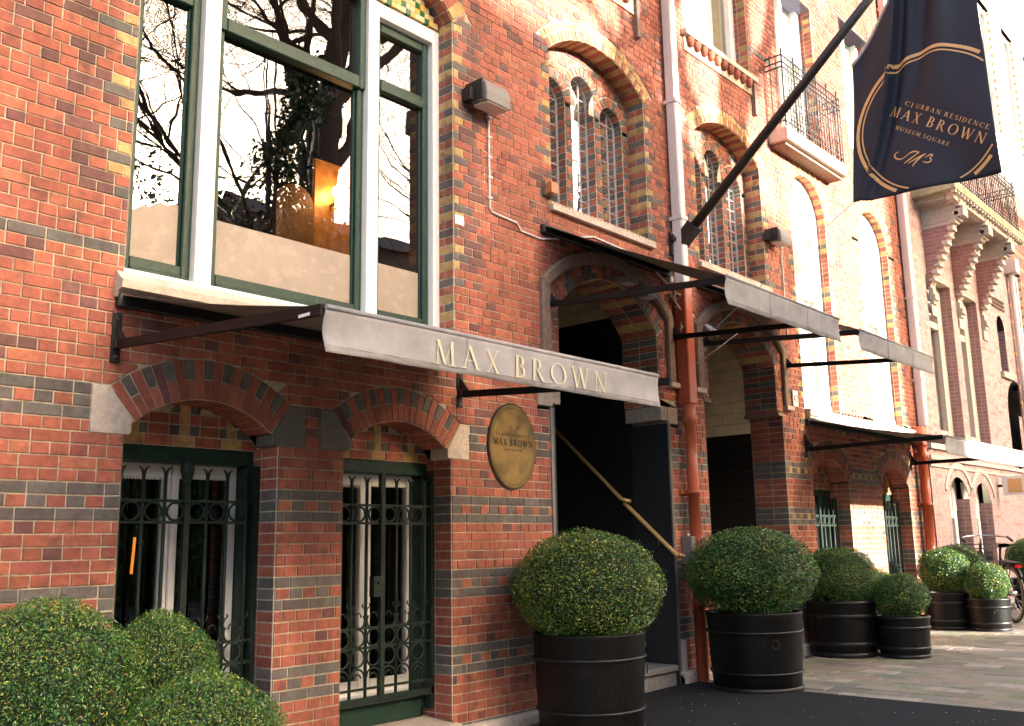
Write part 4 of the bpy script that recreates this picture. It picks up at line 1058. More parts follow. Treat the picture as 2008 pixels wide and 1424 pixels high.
def flag_pt(u, v, off=0.):
    # u 0..1 left (wall side) to right, v 0..1 bottom to top
    top = TLc + (TRc - TLc) * u
    left = BLc + (TLc - BLc) * v + V(0, -.02, 0) * math.sin(v * PI) * 0
    if v < .62: right = BRc + (MR - BRc) * (v / .62)
    else: right = MR + (TRc - MR) * ((v - .62) / .38)
    bot = BLc + (BRc - BLc) * u; bot = bot + V(0, 0, -.0) - V(0, 0, .075) * math.sin(u * PI) * 0
    # Coons patch
    c = (1 - v) * bot + v * top + (1 - u) * left + u * right - ((1 - u) * (1 - v) * BLc + u * (1 - v) * BRc + (1 - u) * v * TLc + u * v * TRc)
    dfold = (u - (.06 + .40 * v)); fold = -.085 * math.exp(-(dfold / .028) ** 2) + .04 * math.exp(-((dfold - .06) / .05) ** 2) + .025 * math.exp(-((dfold - .22) / .05) ** 2) * v
    x = fold * min(1, .3 + v * 1.2) + .035 * math.sin(u * 5 + v * 2) * (.3 + v) + .018 * math.sin(u * 13 - v * 7) * v + .012 * math.sin(u * 9 + v * 4) * (1 - v)
    x += .02 * math.sin((u + v) * 10) * u * (1 - v) + .05 * math.exp(-((u - .30 - .45 * v) / .07) ** 2) * v - .045 * math.exp(-((u - .62 - .2 * v) / .06) ** 2) * v * v
    return c + V(x - off, 0, 0)
mb = MB(); nu, nv = 70, 60
mb.grid([[flag_pt(i / nu, j / nv) for j in range(nv + 1)] for i in range(nu + 1)])
o = mb.build('flag_cloth', mNAVY, flag); s_ = o.modifiers.new('thick', 'SOLIDIFY'); s_.thickness = .002; s_.offset = 0
MB().tube([flag_pt(u / 20, 1) for u in range(21)], .016, 8).build('hoist_sleeve', mat('grey_sleeve', (.45, .42, .44), rough=.8), flag)
# print: work in metres on the undistorted lower square of the cloth
FW = 1.08; 
def fprint(y, z, off=.0045):
    """y along -Y from the left edge (m), z height above the lower edge (m)"""
    # invert the patch approximately: find u,v giving this position
    u = y / FW; v = z / 1.5
    for _ in range(6):
        p = flag_pt(u, v); ty = -1.66 - y; tz = 3.76 + z
        e1 = ty - p[1]; e2 = tz - p[2]
        d = 1e-3; pu = (flag_pt(u + d, v) - p) / d; pv = (flag_pt(u, v + d) - p) / d
        det = pu[1] * pv[2] - pv[1] * pu[2]; u += (e1 * pv[2] - pv[1] * e2) / det; v += (pu[1] * e2 - e1 * pu[2]) / det
    u = min(max(u, .004), .996); v = min(max(v, .004), .996)
    return flag_pt(u, v, off)
RC = (.63, .50)
def tf(a, b): return (.64 + .82 * a + .572 * b, .43 - .572 * a + .82 * b)
def inflag(p):
    y, z = p; zb = -.045 * y; zt = 1.13 + .86 * y
    return y > .015 and y < 1.045 + max(0, -.0 * z) and z > zb + .03 and z < zt
for r0_, r1_ in ((.572, .546), (.528, .517)):
    n = 150; mb = MB()
    for k in range(n):
        t0 = 2 * PI * k / n; t1 = 2 * PI * (k + 1) / n
        pr = [(RC[0] + r * math.cos(t), RC[1] + r * math.sin(t)) for r, t in ((r0_, t0), (r0_, t1), (r1_, t1), (r1_, t0))]
        if not all(inflag(p) for p in pr): continue
        mb.face([fprint(*p) for p in pr])
    mb.build('gold_ring', mGOLD, flag)
mb = MB()
for s_, h2, zz, wdt, cx_ in (('CJ URBAN RESIDENCE', .034, .105, .70, .045), ('MAX BROWN', .076, .0, .80, .01), ('MUSEUM SQUARE', .030, -.085, .46, -.055)):
    pl_, W_ = text_polys(s_, h2, .28, .15, .06); k_ = wdt / W_
    for p in pl_: mb.face([fprint(*tf(cx_ + a * k_, zz + b)) for a, b in p])
    mb.build('gold_lettering', mGOLD, flag); mb = MB()
def swoosh(pts, w_):
    for k in range(len(pts) - 1):
        a = V(*pts[k]); b = V(*pts[k + 1]); d = b - a; l = np.linalg.norm(d); nn = V(-d[1], d[0]) / (l + 1e-9)
        wk = w_ * (.4 + .6 * math.sin(PI * (k + .5) / (len(pts) - 1)))
        mb.face([fprint(*tf(*x)) for x in (a - nn * wk / 2, b - nn * wk / 2, b + nn * wk / 2, a + nn * wk / 2)])
def curve(c, n=14):
    out = []
    for k in range(n + 1):
        t = k / n; out.append(tuple((1 - t) ** 3 * np.array(c[0]) + 3 * (1 - t) ** 2 * t * np.array(c[1]) + 3 * (1 - t) * t * t * np.array(c[2]) + t ** 3 * np.array(c[3])))
    return out
ox, oz = -.16, -.285
for c in (((0, .05), (-.05, .0), (.04, -.03), (.07, .03)), ((.07, .03), (.10, .10), (.15, .10), (.16, .08)), ((.16, .10), (.13, .04), (.10, .0), (.09, -.02)), ((.12, -.01), (.16, .04), (.20, .09), (.21, .10)),
          ((.21, .10), (.18, .05), (.16, .0), (.17, -.02)), ((.22, .07), (.24, .12), (.28, .12), (.25, .08)), ((.25, .08), (.29, .08), (.27, .03), (.22, .04))):
    swoosh([(ox + a, oz + b) for a, b in curve(c)], .011)
mb.build('gold_monogram', mGOLD, flag)

# ================================================================== WALL FITTINGS
def wall_lamp(cx, cz, s, label, cond):
    t = thing('outdoor_wall_lamp', label, 'wall lamp', (cx, 0, cz), 'grey wall lamps high on the facade')
    mb = MB(); w_ = .125 * s; h2 = .078 * s
    prof = [(-.0, .08 * s), (-.11 * s, .10 * s), (-.165 * s, .088 * s), (-.195 * s, .04 * s), (-.205 * s, -.02 * s), (-.20 * s, -.085 * s), (-.03, -.055 * s)]
    mb.prism([(cx - w_, y, cz + z) for y, z in prof], (2 * w_, 0, 0)); o = mb.build('housing', mLAMPC, t); o.modifiers.new('bevel', 'BEVEL').width = .008
    MB().box(cx - w_ - .012, cx - w_ + .002, -.17 * s, -.005, cz - .06 * s, cz + .085 * s).build('end_cap', mBLACK, t)
    MB().box(cx - w_ - .05, cx - w_ - .01, -.09, 0, cz - h2 * .7, cz + h2 * .5).build('junction_box', mBLACK, t)
    MB().box(cx - w_ * .85, cx + w_ * .85, -.19 * s, -.06, cz - .088 * s, cz - .074 * s).build('lens', mLENS, t)
    mb = MB(); mb.tube(cond, .0085, 8); mb.build('conduit', mWIRE, t)
    mb = MB()
    for k in range(5): z = cond[0][2] + (cond[1][2] - cond[0][2]) * (k + .5) / 5; mb.box(cond[0][0] - .02, cond[0][0] + .02, -.028, 0, z - .007, z + .007)
    mb.build('clip', mWIRE, t)
wall_lamp(4.60, 4.30, 1.0, 'large grey wall lamp with conduit above the brass plaque pier', [(4.69, -.014, 4.29), (4.69, -.014, 3.53), (4.71, -.014, 3.505), (4.98, -.014, 3.49), (5.02, -.014, 3.44), (5.25, -.014, 3.43), (5.9, -.014, 3.60), (6.6, -.03, 3.56), (6.95, -.03, 3.40), (7.1, -.03, 3.15)])
wall_lamp(9.02, 4.30, .9, 'smaller grey wall lamp left of the tall white windows', [(9.24, -.014, 4.36), (9.24, -.014, 3.35), (9.24, -.014, 3.3)])
ab = thing('alarm_box', 'small brown bell box beside the triple window sill', 'alarm box', (5.33, 0, 3.85))
MB().box(5.29, 5.39, -.035, 0, 3.79, 3.90).build('back_plate', mDSTONE, ab); MB().box(5.30, 5.38, -.085, -.035, 3.80, 3.885).build('cover', mat('bell_orange', (.45, .17, .06), rough=.5), ab)
# missing brick patch, white paint
wp = MB(); wp.box(4.352, 4.435, -.012, 0, 3.335, 3.40); wp.build('paint_patch', mSIGNW, house)
# drill holes and stains
mb = MB()
for k in range(34):
    x = U(4.5, 5.3); z = U(2.9, 4.1); r = U(.004, .009); mb.prism([(x + r * math.cos(a * PI / 3), -.0085, z + r * math.sin(a * PI / 3)) for a in range(6)], (0, .004, 0))
mb.build('drill_holes', mBLACK, house, kind='stuff')
num = thing('house_number_plate', 'white enamel number 42 plate on the pier below the third awning', 'number plate', (9.31, 0, 2.63))
o = MB().box(9.255, 9.375, -.022, -.008, 2.55, 2.72).build('plate', mSIGNW, num); o.modifiers.new('bevel', 'BEVEL').width = .008
mb = MB(); pl_, W_ = text_polys('42', .07, .12, .2, .1); put_text(mb, pl_, lambda a, b: (9.315 + a, -.0235, 2.60 + b)); mb.build('digits', mENGR, num)
fl = thing('floodlights', 'pair of small floodlights under the first doorway arch crown', 'floodlight', (6.35, -.1, 3.25))
for x, z in ((6.18, 3.27), (6.45, 3.20)):
    o = MB().box(x - .07, x + .07, -.19, -.09, z - .03, z + .02).build('floodlight_head', mLAMPC, fl); o.rotation_euler = (0, 0, 0)
    MB().box(x - .055, x + .055, -.18, -.10, z - .034, z - .03).build('lens', mLENS, fl); MB().tube([(x, -.09, z), (x, -.01, z + .08)], .01, 6).build('stem', mLAMPC, fl)
cb = thing('cable_tangle', 'white tangled cables hanging between first doorway arch and pipe', 'cables', (7.0, 0, 3.3))
mb = MB(); rr = random.Random(5)
for k in range(9):
    p = [(6.9 + rr.random() * .35, -.04 - rr.random() * .06, 3.35 - rr.random() * .1)]
    for j in range(6): p.append((6.98 + rr.random() * .25, -.03 - rr.random() * .08, 3.32 - j * .07 - rr.random() * .05))
    mb.tube(p, .006, 5)
mb.build('cable', mWIRE, cb); MB().box(7.08, 7.16, -.1, -.01, 3.12, 3.22).box(6.93, 6.98, -.07, -.01, 3.42, 3.47).build('connector_box', mWIRE, cb)
cam2 = thing('security_camera', 'small white security camera beside the second doorway arch', 'camera', (7.55, -.1, 3.05))
MB().tube([(7.52, -.05, 3.12), (7.54, -.16, 3.03)], .025, 10).build('body', mWIRE, cam2); MB().tube([(7.52, 0, 3.16), (7.52, -.05, 3.12)], .01, 6).build('arm', mWIRE, cam2)
ash = thing('ashtray_box', 'grey steel ashtray box on the pier left of the rust red pipe', 'ashtray', (7.07, 0, 1.15))
o = MB().box(6.99, 7.19, -.11, -.01, 1.0, 1.235).build('box', mLAMPC, ash); o.modifiers.new('bevel', 'BEVEL').width = .006
mb = MB()
for k in range(6): x = 7.02 + k * .028; mb.tube([(x, -.06 + .02 * (k % 2), 1.23), (x + .01, -.05, 1.255)], .008, 6)
mb.build('cigarette_ends', mSIGNW, ash)

# ================================================================== PINK HOUSE
pink = thing('pink_brick_house', 'pale pink painted brick house with stone brackets carrying a balcony', 'house', (16, 0, 0))
PP = Pieces()
def PK(): return jit((.49, .335, .32), .10)
PX0 = 13.22; PX1 = 17.9
ph = [Rect(13.80, 14.87, 2.5, 4.9), Rect(15.14, 16.14, 2.5, 4.9), Rect(13.9, 14.76, .3, 1.72), Disc(14.33, 1.55, .463, 1.72), Rect(15.0, 15.82, .3, 1.68), Disc(15.41, 1.52, .44, 1.68), Rect(17.18, 17.62, 3.9, 4.65), Disc(17.4, 4.65, .22, 4.65), Rect(17.3, 17.9, 2.3, 3.2), Disc(17.9, 3.2, .6, 3.2)]
brickwall(PP, PX0, PX1 + .2, .15, 11.2, ph, lambda r, x, z, k: PK() if R_() < .9 else jit((.42, .25, .22), .1), pattern=lambda r: 'S' if r % 2 else 'H', hgt=(.003, .005))
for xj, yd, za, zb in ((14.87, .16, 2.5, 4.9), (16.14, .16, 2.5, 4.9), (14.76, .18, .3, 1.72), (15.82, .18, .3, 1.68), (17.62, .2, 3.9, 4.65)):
    jamb(PP, xj, -1, 0, yd, za, zb, lambda r: [(0, .5, jit((.33, .19, .175), .12)), (.5, 1, jit((.33, .19, .175), .12))])  # jambs turned from the sun painted darker, shade in the brick colour
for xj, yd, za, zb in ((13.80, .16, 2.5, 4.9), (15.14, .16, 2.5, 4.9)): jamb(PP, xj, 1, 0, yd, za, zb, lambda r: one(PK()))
# deep fin walls (brackets) carrying the balcony
FIN = (13.9, 15.1, 16.3)
def fin_y(z):
    f = min(max((z - 4.75) / 1.15, 0), 1); return -.04 - .52 * (f ** 1.0)
for fx in FIN:
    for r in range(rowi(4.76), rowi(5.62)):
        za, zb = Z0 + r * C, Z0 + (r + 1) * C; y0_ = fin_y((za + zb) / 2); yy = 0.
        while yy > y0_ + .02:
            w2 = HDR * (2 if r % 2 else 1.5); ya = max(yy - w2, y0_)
            PP.add([(fx, yy, za), (fx, ya, za), (fx, ya, zb), (fx, yy, zb)], (-1, 0, 0), .004, jit((.36, .19, .17), .12)); yy = ya  # fin sides painted darker pink for the shade on them
PP.emit('brick', mPINK, pink, mPMORTAR, 0, 'brick_courses', 'mortar_wall', ch=.001)
mPST = mat('cream_pink_stone', (.56, .48, .42), rough=.8, noise=.12, nscale=20, bump=.3)
mPST2 = mat('grey_trim_stone', (.42, .38, .33), rough=.8, noise=.15, nscale=20)
for a_, b_ in ((13.80, 14.87), (15.14, 16.14)): MB().box(a_, b_, .001, .3, 4.9, 4.98).build('lintel', mPST, pink)
for fx in FIN:
    b = MB().box(fx + .001, fx + .22, -.03, .0, 4.3, 4.76)
    b.prism([(fx + .004, 0, 4.76), (fx + .004, -.04, 4.76), (fx + .004, -.56, 5.9), (fx + .004, 0, 5.9)], (.2, 0, 0)); br = b.build('bracket', mPST, pink)
    MB().box(fx - .008, fx + .21, -.50, 0, 5.62, 5.86).build('bracket_stone', mPST2, br)
    for k in range(11):
        z = 4.80 + k * .098; y0_ = fin_y(z)
        MB().box(fx - .02, fx + .16, y0_ - .05, y0_ + .03, z, z + (.055 if k % 2 else .035)).build('bracket_block', mPST, br)
    MB().box(fx - .02, fx + .2, -.58, -.46, 5.66, 5.80).build('bracket_scroll', mPST2, br)
    MB().box(fx - .01, fx + .16, -.09, 0, 4.52, 4.60).box(fx, fx + .14, -.06, 0, 4.46, 4.70).build('bracket_foot', mPST2, br)
    MB().box(fx + .001, fx + .25, -.012, 0, 4.30, 4.40).build('stone_block', mPST2, pink)
pb = thing('balcony', 'stone balcony with black iron railing on the pink house, below the flag', 'balcony', (15.3, -.3, 5.9))
MB().box(13.55, 17.1, -.60, 0, 5.97, 6.10).build('slab', mat('mossy_stone', (.33, .31, .20), rough=.9, noise=.3, nscale=6), pb)
MB().box(13.7, 16.9, -.53, -.43, 5.87, 5.97).build('front_beam', mPST, pb); MB().box(13.7, 16.9, -.42, 0, 5.90, 5.97).build('soffit', mPST2, pb)
mb = MB()
for k in range(26): mb.box(13.6 + k * .135, 13.66 + k * .135, -.59, -.53, 5.93, 5.97)
mb.build('dentils', mPST, pb, kind='stuff')
ironwork(pb, 13.62, 17.0, -.55, 6.14, 6.95, .10, 9)
for a, b in ((13.80, 14.87), (15.14, 16.14)):
    f = MB(); f.box(a, a + .12, .15, .26, 2.5, 4.9); f.box(b - .22, b, .15, .26, 2.5, 4.9); f.box(a + .12, b - .22, .16, .26, 4.22, 4.32); f.box(a + .12, b - .22, .16, .26, 2.5, 2.7); f.box((a + b) / 2 - .08, (a + b) / 2 - .03, .16, .26, 2.7, 4.9)
    wn_ = f.build('window', mPST, pink)
    MB().face([(a, .22, 2.5), (b, .22, 2.5), (b, .22, 4.9), (a, .22, 4.9)]).build('pane', mGLASSD, wn_); MB().face([(a, .4, 2.5), (b, .4, 2.5), (b, .4, 4.9), (a, .4, 4.9)]).build('curtain', mCURT, wn_)
    for zz in (4.42, 4.6, 4.78): MB().box(a + .12, b - .22, .17, .21, zz, zz + .02).build('glazing_bar', mWHITE, wn_)
for a, b, zt in ((13.9, 14.76, 2.02), (15.0, 15.82, 1.98)):
    f = MB(); f.box(a, a + .08, .16, .24, .3, zt); f.box(b - .22, b - .1, .16, .24, .3, zt); f.box(a + .08, b - .22, .16, .24, 1.45, 1.56); f.box(a, b, .18, .25, 1.56, zt)
    wn_ = f.build('window', mWHITE, pink); MB().face([(a, .22, .3), (b, .22, .3), (b, .22, 1.56), (a, .22, 1.56)]).build('pane', mGLASSD, wn_)
    MB().face([(a, .6, .3), (b, .6, .3), (b, .6, 1.6), (a, .6, 1.6)]).build('blind', mPST2, wn_)
    cx = (a + b) / 2; h = MB(); P = []
    for k in range(17):
        t = -PI * .36 + PI * .72 * k / 16; P.append([(cx + r * math.sin(t), yy, zt - .47 + r * math.cos(t)) for r, yy in ((.60, 0), (.60, -.02), (.67, -.02), (.67, 0))])
    h.grid(P, sm=False); h.build('arch_band', mPST, pink)
f = MB().box(17.1, 17.7, -.06, .02, 3.78, 3.88); f.build('window_sill', mPST2, pink)
MB().face([(17.1, .2, 3.8), (17.7, .2, 3.8), (17.7, .2, 4.9), (17.1, .2, 4.9)]).build('pane', mGLASSD, pink)
room(17.1, 18.1, .25, .8, 2.2, 4.95)
MB().face([(17.2, .22, 2.3), (18.1, .22, 2.3), (18.1, .22, 3.85), (17.2, .22, 3.85)]).build('pane', mGLASSD, pink)
for z, hh in ((2.36, .10), (2.22, .05), (2.12, .03)): MB().box(PX0, 17.9, -.05 + (2.36 - z) * .1, 0, z, z + hh).build('string_course', mPST, pink)
mb = MB()
for k in range(36): mb.box(17.0 + (k % 12) * .06, 17.03 + (k % 12) * .06, -.03, 0, 4.98 + (k // 12) * .07, 5.02 + (k // 12) * .07)
mb.build('corbel_table', mDSTONE, pink, kind='stuff')
room(13.3, 17.0, .45, 1.2, 0.1, 2.3); MB().box(PX0 - .2, 18.1, -.3, .3, 11.2, 11.5).build('cornice', mWHITE, pink)
MB().box(13.22, 18.1, -.04, 0, .0, .25).build('plinth', mPST2, pink)
sg = thing('light_box_sign', 'small white box sign with orange face on the pink house', 'sign', (16.2, -.1, 2.0))
MB().box(16.18, 16.25, -.45, -.08, 1.80, 2.09).build('sign_box', mSIGNW, sg); MB().box(16.172, 16.18, -.36, -.16, 1.84, 2.05).build('sign_face', mORANGE, sg); MB().box(16.20, 16.23, -.08, 0, 1.93, 1.97).build('arm', mBLACK, sg)
gp = thing('downpipe', 'slim grey downpipe at the far end of the pink house', 'downpipe', (18.2, -.1, .2)); MB().tube([(18.15, -.08, .2), (18.15, -.08, 5.9)], .05, 12).build('pipe', mPIPEW, gp); MB().box(18.03, 18.27, -.2, 0, 5.75, 6.0).build('hopper', mPIPEW, gp)
# far neighbour: a plain brick house beyond the pink one
far = thing('far_brick_house', 'far brown brick house at the right edge beyond the pink one', 'house', (22, 0, 0))
FP = Pieces(); fh = [Rect(18.3 + 1.6 * i, 19.1 + 1.6 * i, z, z + h_) for i in range(7) for z, h_ in ((.9, 1.7), (3.7, 2.2), (8.6, 2.7))]
brickwall(FP, 18.1, 31, .2, 14.5, fh, lambda r, x, z, k: ((YEL() if r % 5 == 0 else jit((.30, .15, .12), .15)) if z < 7.2 else jit((.62, .5, .4), .1)), pattern=lambda r: 'S' if r % 2 else 'H')
for h_r in fh:
    jamb(FP, h_r.x1, -1, 0, .16, h_r.z0, h_r.z1, lambda r: one((.62, .5, .36) if r % 3 else (.5, .2, .06)))
FP.emit('brick', mPINK, far, mPMORTAR, 0, 'brick_courses', 'mortar_wall')
for h_r in fh:
    f = MB(); f.box(h_r.x0, h_r.x0 + .1, .05, .15, h_r.z0, h_r.z1); f.box(h_r.x1 - .1, h_r.x1, .05, .15, h_r.z0, h_r.z1); f.box(h_r.x0, h_r.x1, .06, .15, h_r.z1 - .1, h_r.z1); f.box(h_r.x0, h_r.x1, .06, .15, h_r.z0, h_r.z0 + .1)
    f.box((h_r.x0 + h_r.x1) / 2 - .04, (h_r.x0 + h_r.x1) / 2 + .04, .07, .15, h_r.z0, h_r.z1)
    wn_ = f.build('window', mWHITE, far); MB().face([(h_r.x0, .12, h_r.z0), (h_r.x1, .12, h_r.z0), (h_r.x1, .12, h_r.z1), (h_r.x0, .12, h_r.z1)]).build('pane', mGLASSD, wn_)
MB().face([(18.1, .5, 0), (31, .5, 0), (31, .5, 14.5), (18.1, .5, 14.5)]).build('inner_wall', mDARK, far)
# solid bodies behind the facades so that nothing shines through
MB().box(XL, XE, 3.3, 9, -.2, ZT + .2).build('rear_body', mMORTAR, house)
MB().box(PX0 + .05, 18.1, 1.3, 9, -.2, 11.2).build('rear_body', mPMORTAR, pink)
MB().face([(XL, .16, 5.3), (XE, .9, 5.3), (XE, 3.3, ZT), (XL, 3.3, ZT)]).build('attic_lining', mDARK, house)

# ================================================================== GROUND
gp_ = MB(); gp_.face([(-120, -160, gz(-120) - .03), (160, -160, gz(160) - .03), (160, 40, gz(160) - .03), (-120, 40, gz(-120) - .03)]); gp_.build('ground', mSAND, kind='structure')
MB().face([(-60, -14, gz(-60) - .02), (80, -14, gz(80) - .02), (80, -7.2, gz(80) - .02), (-60, -7.2, gz(-60) - .02)]).build('road', mROAD, kind='structure')
pave = bpy.data.objects.new('pavement', None); COL.objects.link(pave); pave['kind'] = 'structure'
PV = Pieces(); rr = random.Random(11)
def pc():
    k = rr.random(); 
    if k < .09: return (.31, .265, .225)
    if k < .60: c = (.215, .190, .152)
    elif k < .85: c = (.185, .172, .132)
    else: c = (.150, .138, .115)
    return tuple(v * (1 + rr.uniform(-.1, .1)) for v in c)
tw, tl = .20, .295
i = 0; x = 7.04
while x < 22:
    y = -.02 - (tl / 2 if i % 2 else 0)
    while y > -5.0:
        ya, yb = y - tl, min(y, -.03); 
        if yb - ya > .04: PV.add([(x, ya, gz(x) - .012), (x + tw, ya, gz(x + tw) - .012), (x + tw, yb, gz(x + tw) - .012), (x, yb, gz(x) - .012)], (0, 0, 1), .010 + rr.uniform(0, .005), pc(), inset=.0032, mortar=False)
        y -= tl
    x += tw; i += 1
x = -3.0; i = 0
while x < 5.1:
    y = -.05
    while y > -5.0:
        PV.add([(x, y - tl, gz(x) - .012), (x + tw, y - tl, gz(x + tw) - .012), (x + tw, y, gz(x + tw) - .012), (x, y, gz(x) - .012)], (0, 0, 1), .011, pc(), inset=.003, mortar=False); y -= tl
    x += tw
PV.emit('paving_stone', mPAVE, pave, mSAND, 300, 'paving_stones', ch=.0025)
mt = MB(); P = []
for i in range(21):
    x = 5.12 + i * (7.035 - 5.12) / 20
    P.append([(x, -.03 - j * .35, gz(x) + .012) for j in range(14)])
mt.grid(P, sm=False); mt.prism([(7.035, -.03, gz(7.035) - .02), (7.035, -4.6, gz(7.035) - .02), (7.035, -4.6, gz(7.035) + .012), (7.035, -.03, gz(7.035) + .012)], (.004, 0, -.0001))
mt.build('entrance_carpet', mMAT, label='dark grey entrance carpet laid on the paving before the first doorway', cat='carpet')
mb = MB(); rr = random.Random(3)
for k in range(260):
    x = rr.uniform(5.3, 12); y = rr.uniform(-3.2, -.1); z = gz(x) + (.014 if x < 7.03 else .003); s_ = rr.uniform(.003, .008); a = rr.uniform(0, 6)
    mb.prism([(x + s_ * math.cos(a + t), y + s_ * .7 * math.sin(a + t), z) for t in (0, 1.6, 3.1, 4.7)], (0, 0, .003))
mb.build('litter_specks', mat('pale_petals', (.28, .22, .16), rough=.9), label='scattered pale petals and grit on carpet and paving', cat='debris', kind='stuff')

# ================================================================== BOX BALLS IN POTS
def leaf_ball(seed, n, size, yel):
    rg = np.random.default_rng(seed)
    z = rg.uniform(-1, 1, n); a = rg.uniform(0, 2 * PI, n); s = np.sqrt(1 - z * z)
    d = np.stack([s * np.cos(a), s * np.sin(a), z], 1)
    lump = .030 * (np.sin(d[:, 0] * 7 + seed) + np.sin(d[:, 1] * 8 + 2 * seed) + np.sin(d[:, 2] * 9 + seed) + np.sin(d[:, 0] * 17 + d[:, 1] * 13)) / 1.5
    depth = rg.random(n) ** 1.3 * .17
    stray = (rg.random(n) < .035) * rg.random(n) * .075
    r = 1 + lump - depth + stray
    c = d * r[:, None]
    nr = d * .55 + rg.normal(0, .62, (n, 3)); nr /= np.linalg.norm(nr, axis=1)[:, None]
    t = np.cross(nr, rg.normal(0, 1, (n, 3))); t += d * .4; t -= nr * (t * nr).sum(1)[:, None]; t /= np.linalg.norm(t, axis=1)[:, None]
    b = np.cross(nr, t); L = size * rg.uniform(.7, 1.25, n)[:, None]; W = L * .36
    cup = nr * L * .10
    p0 = c - t * L; p1 = c - b * W - cup + t * L * .1; p2 = c + t * L; p3 = c + b * W - cup + t * L * .1
    verts = np.stack([p0, p1, p2, p3], 1).reshape(-1, 3)
    i = np.arange(n) * 4
    tris = np.stack([np.stack([i, i + 1, i + 2], 1), np.stack([i, i + 2, i + 3], 1)], 1).reshape(-1, 3)
    me = bpy.data.meshes.new('box_foliage'); me.vertices.add(len(verts)); me.vertices.foreach_set('co', verts.ravel())
    me.loops.add(len(tris) * 3); me.loops.foreach_set('vertex_index', tris.ravel().astype(np.int32))
    me.polygons.add(len(tris)); me.polygons.foreach_set('loop_start', (np.arange(len(tris)) * 3).astype(np.int32))
    me.update(calc_edges=True)
    base = np.array([(.020, .080, .014), (.045, .140, .018), (.10, .205, .025), (.27, .29, .04), (.30, .19, .06)])
    cl = .5 + .5 * np.sin(d[:, 0] * 5 + seed * 2) * np.sin(d[:, 2] * 6 + 1)
    u = rg.random(n) + (cl - .5) * .25
    y = yel
    idx = np.where(u < .38, 0, np.where(u < .74, 1, np.where(u < 1 - y, 2, 3))); idx = np.where(rg.random(n) < .03, 4, idx)
    col = base[idx] * rg.uniform(.55, 1.55, (n, 1))
    cc = np.repeat(np.concatenate([col, np.ones((n, 1))], 1), 6, axis=0).astype(np.float32)
    at = me.color_attributes.new('Col', 'FLOAT_COLOR', 'CORNER'); at.data.foreach_set('color', cc.ravel())
    me.materials.append(mLEAF); return me
FOL = [leaf_ball(1, 46000, .0195, .26), leaf_ball(2, 44000, .0205, .10), leaf_ball(3, 17000, .034, .10), leaf_ball(4, 62000, .0175, .10)]  # first ball has extra yellow leaves, painted for its sunlit look
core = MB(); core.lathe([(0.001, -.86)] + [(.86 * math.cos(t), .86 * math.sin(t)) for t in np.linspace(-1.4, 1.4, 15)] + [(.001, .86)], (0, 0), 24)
CORE = core.mesh('dark_core', mat('dark_core', (.012, .02, .006), rough=1))  # solid dark ball added to block the view through the leaves
POTC = {}
def pot_mesh(kind):
    if kind in POTC: return POTC[kind]
    mb = MB()          # unit pot: radius 1 at rim, height 1
    n = 48
    prof = [(.86, 0), (.90, .05), (.93, .3), (.955, .6), (.98, .9), (1.0, .985), (1.0, 1.0), (.93, 1.0), (.92, .93)]
    P = []
    for k in range(n):
        t = 2 * PI * k / n; st = 1 - .006 * (k % 4 == 0)
        P.append([(r * st * math.cos(t), r * st * math.sin(t), z) for r, z in prof])
    mb.grid(P, closeu=True); body = mb.mesh('pot_body', mPOT)
    hoops = []
    zs = ((.745, .765), (.23, .25), (.0, .06)) if kind == 'a' else ((.70, .76), (.20, .27), (.0, .08), (.95, .985))
    for z0, z1 in zs:
        m2 = MB(); r0 = .905 + .095 * z0 + .004; r1 = .905 + .095 * z1 + .004
        m2.lathe([(r0 - .01, z0 - .004), (r0 + .022, z0), (r1 + .022, z1), (r1 - .01, z1 + .004)], (0, 0), 48); hoops.append(m2.mesh('hoop', mHOOP))
    m3 = MB(); m3.lathe([(.001, .93), (.93, .93)], (0, 0), 32); soil = m3.mesh('soil', mSOIL)
    m4 = MB(); m4.tube([(.985 + .012, .075 * math.cos(t), .60 + .085 * math.sin(t)) for t in np.linspace(0, 2 * PI, 17)], .009, 6, caps=False); ringh = m4.mesh('handle_ring', mHOOP)
    POTC[kind] = (body, hoops, soil, ringh); return POTC[kind]
def potball(x, y, pr, ph_, br, bh, bz, fol, kind, label, rot=0., rings=True, stems=False):
    g = gz(x)
    t = thing('planter_pot', label[0], 'planter', (x, y, g), 'black tub planters along the facade'); t['_local'] = 1
    body, hoops, soil, rg_ = pot_mesh(kind)
    def part(nm, me, sc, loc=(0, 0, 0), rz=0, par=t):
        o = bpy.data.objects.new(nm, me); COL.objects.link(o); o.parent = par; o.location = loc; o.scale = sc; o.rotation_euler = (0, 0, rz); return o
    part('tub', body, (pr, pr, ph_))
    for h in hoops: part('hoop', h, (pr, pr, ph_))
    part('soil', soil, (pr, pr, ph_))
    if rings:
        for rz in (rot, rot + PI): part('handle_ring', rg_, (pr, pr, pr), (0, 0, ph_ * .62 - .6 * pr), rz)
    b = thing('box_ball_shrub', label[1], 'shrub', (x, y, g + ph_ - .04), 'clipped box balls in tubs'); b['_local'] = 1
    f = part('foliage', FOL[fol], (br, br, bh), (0, 0, bz - g - ph_ + .04), rot * 2 + x, b); f['kind'] = 'stuff'
    part('dark_core', CORE, (br, br, bh), (0, 0, bz - g - ph_ + .04), 0, b)
    mb = MB(); mb.tube([(0, 0, -.05), (0, 0, bz - g - ph_)], .03, 8); o = mb.build('stem', mBARK); o.parent = b
    return t
S1 = 'clipped round box ball '
potball(5.05, -.50, .365, .605, .495, .365, .915, 0, 'a', ('black tub in front of the first doorway, largest in view', S1 + 'with yellow green tips, yellowed further for sunlight, right of the brass plaque'), 2.2)
